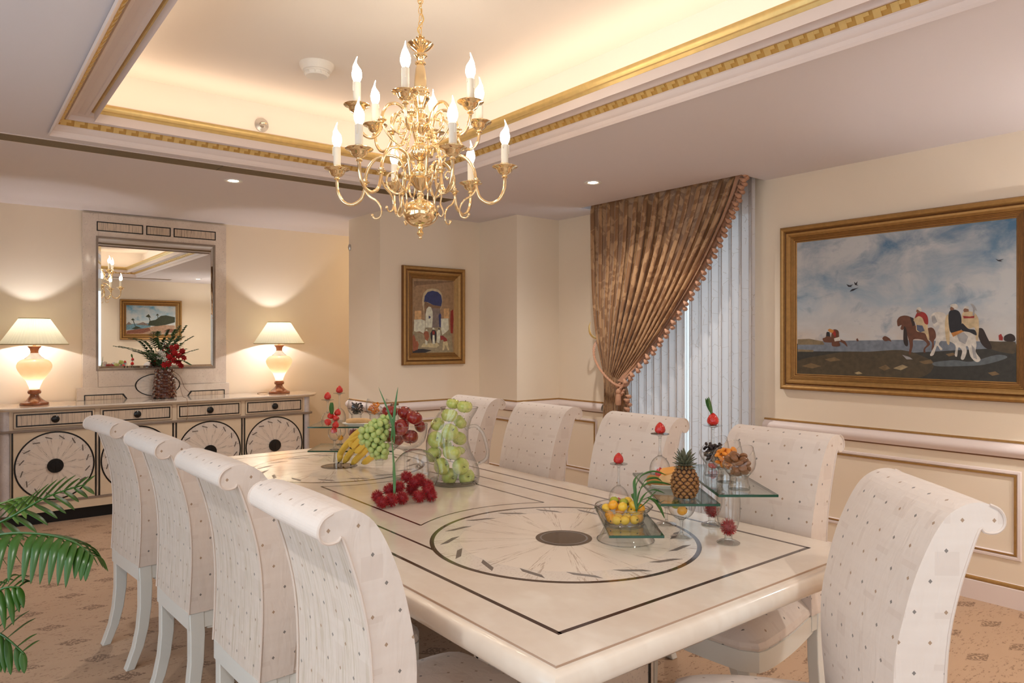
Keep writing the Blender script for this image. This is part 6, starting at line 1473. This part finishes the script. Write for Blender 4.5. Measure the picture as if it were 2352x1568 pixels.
# ------------------------------------------------------------------ vase of flowers
VX = wd(0, 0)[0]; vz = Vector((1.545, 6.98, SZ)); vs_ = thing('scaly_vase', 'dark brown scaly vase of ferns and red flowers in front of the mirror', 'vase', tuple(vz))
m_scale = plain('brown_scales', rgb(84, 38, 24), .16, var=.5, vscale=24, coat=.5)
def vr(z): u = z/.25; return .098-.030*u+.006*math.sin(u*PI)+.008*max(0, u-.85)/.15
mb = MB(); mb.lathe([(0, .012)]+[(vr(.012+.238*k/10)-.006, .012+.238*k/10) for k in range(11)]+[(vr(.25)-.016, .25), (vr(.2)-.018, .10), (0, .10)], n=32); b_ = mb.build('body', m_scale, vs_)
mb = MB()
for j in range(10):
    z = .022+.226*j/9; R_ = vr(z); nn = 13
    for i in range(nn):
        a = 2*PI*(i+.5*(j % 2))/nn; w_ = PI*R_/nn*1.05; c, s = math.cos(a), math.sin(a); N_ = Vector((c, s, 0)); T_ = Vector((-s, c, 0)); base = N_*(R_-.006)+Vector((0, 0, z))
        vs4 = [base-T_*w_+Vector((0, 0, .004)), base+Vector((0, 0, .016))+N_*.002, base+T_*w_+Vector((0, 0, .004)), base+T_*w_*.62-Vector((0, 0, .012))+N_*.007, base-Vector((0, 0, .019))+N_*.010, base-T_*w_*.62-Vector((0, 0, .012))+N_*.007, base+N_*.013-Vector((0, 0, .004))]
        mb.add(vs4, [(0, 1, 6), (1, 2, 6), (2, 3, 6), (3, 4, 6), (4, 5, 6), (5, 0, 6)])
mb.build('scales', m_scale, vs_, sharp=30)
for a in (0.3, 1.5, 2.8, 4.2, 5.4):
    mb = MB(); mb.box(-.012, -.012, 0, .012, .012, .016); o = mb.build('foot', m_black, vs_); o.location = (.078*math.cos(a), .078*math.sin(a), 0)
m_fern = plain('fern_green', rgb(58, 96, 44), .5, var=.35, vscale=20); m_redf = plain('red_petal', rgb(196, 24, 30), .45, var=.3, vscale=40); m_whf = plain('white_petal', rgb(238, 232, 222), .5)
def fern(name, label, pts, L0, par, m, n=14, w0=.010):
    P = smooth_path(pts, 6); mb = MB(); mb.tube(P, .0022, 5); N = len(P)
    for k in range(n):
        u = .18+.80*k/(n-1); p = P[min(int(u*(N-1)), N-1)]; t = (P[min(int(u*(N-1))+1, N-1)]-P[max(int(u*(N-1))-1, 0)]).normalized(); s = t.cross(Vector((0, 0, 1)))
        if s.length < .1: s = Vector((1, 0, 0))
        s.normalize(); L = L0*math.sin(PI*(.12+.85*(1-u)))
        for sg in (-1, 1):
            e = p+s*sg*L+t*L*.5+Vector((0, 0, -.1*L)); blade(mb, [p, (p+e)/2+Vector((0, 0, .06*L)), e], w0, 3, .2)
    o = mb.build(name, m, par, solid=.0006)
    return o
for k, pts in enumerate([[(0, 0, .22), (-.08, .03, .36), (-.20, .04, .43), (-.36, .03, .47)], [(0, 0, .22), (-.05, .05, .36), (-.14, .06, .50), (-.24, .05, .54)], [(0, 0, .22), (.03, .02, .38), (.06, .04, .52), (.10, .04, .62)], [(0, 0, .22), (.06, 0, .36), (.14, .02, .48), (.25, .0, .56)], [(0, 0, .22), (.07, -.02, .34), (.16, -.02, .40), (.28, -.04, .44)],
                         [(0, 0, .22), (.05, .05, .40), (.13, .06, .54), (.20, .05, .66)], [(0, 0, .22), (-.03, -.02, .34), (-.10, -.04, .40), (-.18, -.06, .42)], [(0, 0, .22), (-.01, .06, .40), (-.04, .08, .52), (-.03, .07, .60)], [(0, 0, .22), (.04, -.05, .32), (.12, -.07, .34), (.20, -.08, .30)]]):
    fern('fern_frond', '', pts, .075, vs_, m_fern, 13, .011)
rd = random.Random(4)
def flower(c, r, m, nm):
    mb = MB(); ax = Vector((rd.uniform(-.5, .5), -1, rd.uniform(-.2, .7))).normalized(); a0 = ax.orthogonal().normalized(); a1 = ax.cross(a0); c = Vector(c)
    for k in range(7):
        a = 2*PI*k/7; d = a0*math.cos(a)+a1*math.sin(a); s = ax.cross(d)
        mb.add([c, c+d*r*.5-s*r*.35+ax*r*.25, c+d*r*1.0+ax*r*.15, c+d*r*.5+s*r*.35+ax*r*.25], [(0, 1, 2, 3)])
        d2 = a0*math.cos(a+.4)+a1*math.sin(a+.4); s = ax.cross(d2); mb.add([c+ax*r*.1, c+d2*r*.3-s*r*.2+ax*r*.4, c+d2*r*.6+ax*r*.45, c+d2*r*.3+s*r*.2+ax*r*.4], [(0, 1, 2, 3)])
    mb.sphere(tuple(c+ax*r*.15), r*.16, 8); mb.build(nm, m, vs_, solid=.0008)
for c in [(.03, -.05, .37), (.07, -.06, .41), (.11, -.04, .38), (.05, -.05, .45), (.09, -.03, .46), (.14, -.03, .42), (.02, -.06, .31), (.10, -.07, .32), (.15, -.04, .36), (.06, -.07, .34), (-.01, -.05, .30), (.12, -.06, .29)]: flower(c, .034, m_redf, 'red_blossom')
for c in [(-.02, -.05, .39), (-.05, -.03, .37), (-.01, -.05, .35), (-.04, -.04, .41)]: flower(c, .028, m_whf, 'white_blossom')
mb = MB(); mb.tube(smooth_path([(.05, -.05, .25), (.10, -.12, .20), (.13, -.16, .10), (.16, -.20, .06)]), .002, 5).tube(smooth_path([(.05, -.05, .25), (.085, -.13, .16), (.10, -.22, .03), (.10, -.36, .01), (.10, -.395, -.10), (.09, -.39, -.17)]), .0018, 5); mb.build('trailing_stem', m_brown, vs_)

# ------------------------------------------------------------------ palm in the left foreground
pl = thing('palm_plant', 'green palm fronds reaching in at the lower left edge', 'plant', (-.12, 2.72, 0))
PO = Vector(pl.location)
MB().lathe([(0, 0), (.13, 0), (.17, .30), (.18, .32), (.165, .32), (.15, .27), (0, .27)], n=32).build('pot', plain('terracotta', rgb(150, 96, 70), .7), pl)
m_palm = plain('palm_green', rgb(52, 92, 26), .32, var=.4, vscale=9); m_palm2 = plain('palm_light', rgb(92, 130, 48), .4, var=.3, vscale=12)
def frond(pts, n, L0, w0, droop, mat, lead=.0, side=None):
    P = smooth_path([p-PO for p in pts], 8); N = len(P); mb = MB(); mb.tube(P, [.005*(1-.7*i/N) for i in range(N)], 6)
    for k in range(n):
        u = .12+.86*k/(n-1); i = min(int(u*(N-1)), N-2); p = P[i]; t = (P[i+1]-P[max(i-1, 0)]).normalized()
        L = L0*(.55+.45*math.sin(PI*min(1, u*.9+.1)))*(1 if u < .85 else .75)
        s = side.copy() if side else t.cross(Vector((0, 0, 1)))
        s.normalize()
        for sg in (-1, 1):
            d = (s*sg*(1-lead)+t*(.55+lead)).normalized(); q = p+d*L*.5+Vector((0, 0, -.18*L*droop)); e = p+d*L*.86+Vector((0, 0, -.85*L*droop))
            blade(mb, [p, q, e], w0, 5, .25)
    return mb.build('frond', mat, pl, solid=.0006)
def pp3(px, py, D): return lp(px, py, D)
frond([pp3(-230, 1330, 1.95), pp3(-90, 1240, 1.95), pp3(20, 1190, 1.95), pp3(110, 1140, 1.97), pp3(196, 1112, 2.0)], 15, .115, .0095, .12, m_palm, .25, Vector((0, 0, .75))+FW*.5-RT*.1)
frond([pp3(-230, 1330, 1.95), pp3(-110, 1262, 1.85), pp3(0, 1228, 1.8), pp3(90, 1226, 1.78), pp3(165, 1242, 1.76), pp3(212, 1275, 1.75)], 18, .115, .0105, 1.0, m_palm)
frond([pp3(-230, 1330, 1.95), pp3(-150, 1380, 1.85), pp3(-60, 1440, 1.75), pp3(0, 1455, 1.72), pp3(55, 1500, 1.70)], 13, .12, .0085, .15, m_palm, .1, Vector((0, 0, .8))+FW*.4)
frond([pp3(-230, 1330, 1.95), pp3(-120, 1330, 1.8), pp3(-40, 1370, 1.72), pp3(10, 1350, 1.70), pp3(45, 1348, 1.7)], 10, .10, .008, .5, m_palm, .1, Vector((0, 0, .8))+FW*.5)
frond([pp3(-230, 1330, 1.95), pp3(-140, 1220, 2.0), pp3(-60, 1180, 2.05), pp3(20, 1150, 2.1), pp3(60, 1140, 2.12)], 9, .13, .014, .6, m_palm2)
frond([pp3(-230, 1330, 1.95), pp3(-200, 1200, 2.0), pp3(-190, 1080, 2.05), pp3(-200, 980, 2.1)], 9, .14, .014, .5, m_palm)
frond([pp3(-230, 1330, 1.95), pp3(-300, 1220, 1.9), pp3(-400, 1180, 1.9), pp3(-480, 1220, 1.9)], 9, .14, .014, .6, m_palm)
mb = MB()
for k in range(6): mb.tube([(.02*math.cos(k), .02*math.sin(k), .27), tuple(pp3(-230, 1330, 1.95)-PO+Vector((.01*math.cos(k), .01*math.sin(k), 0)))], .006, 6)
mb.build('stem', m_leaf, pl)
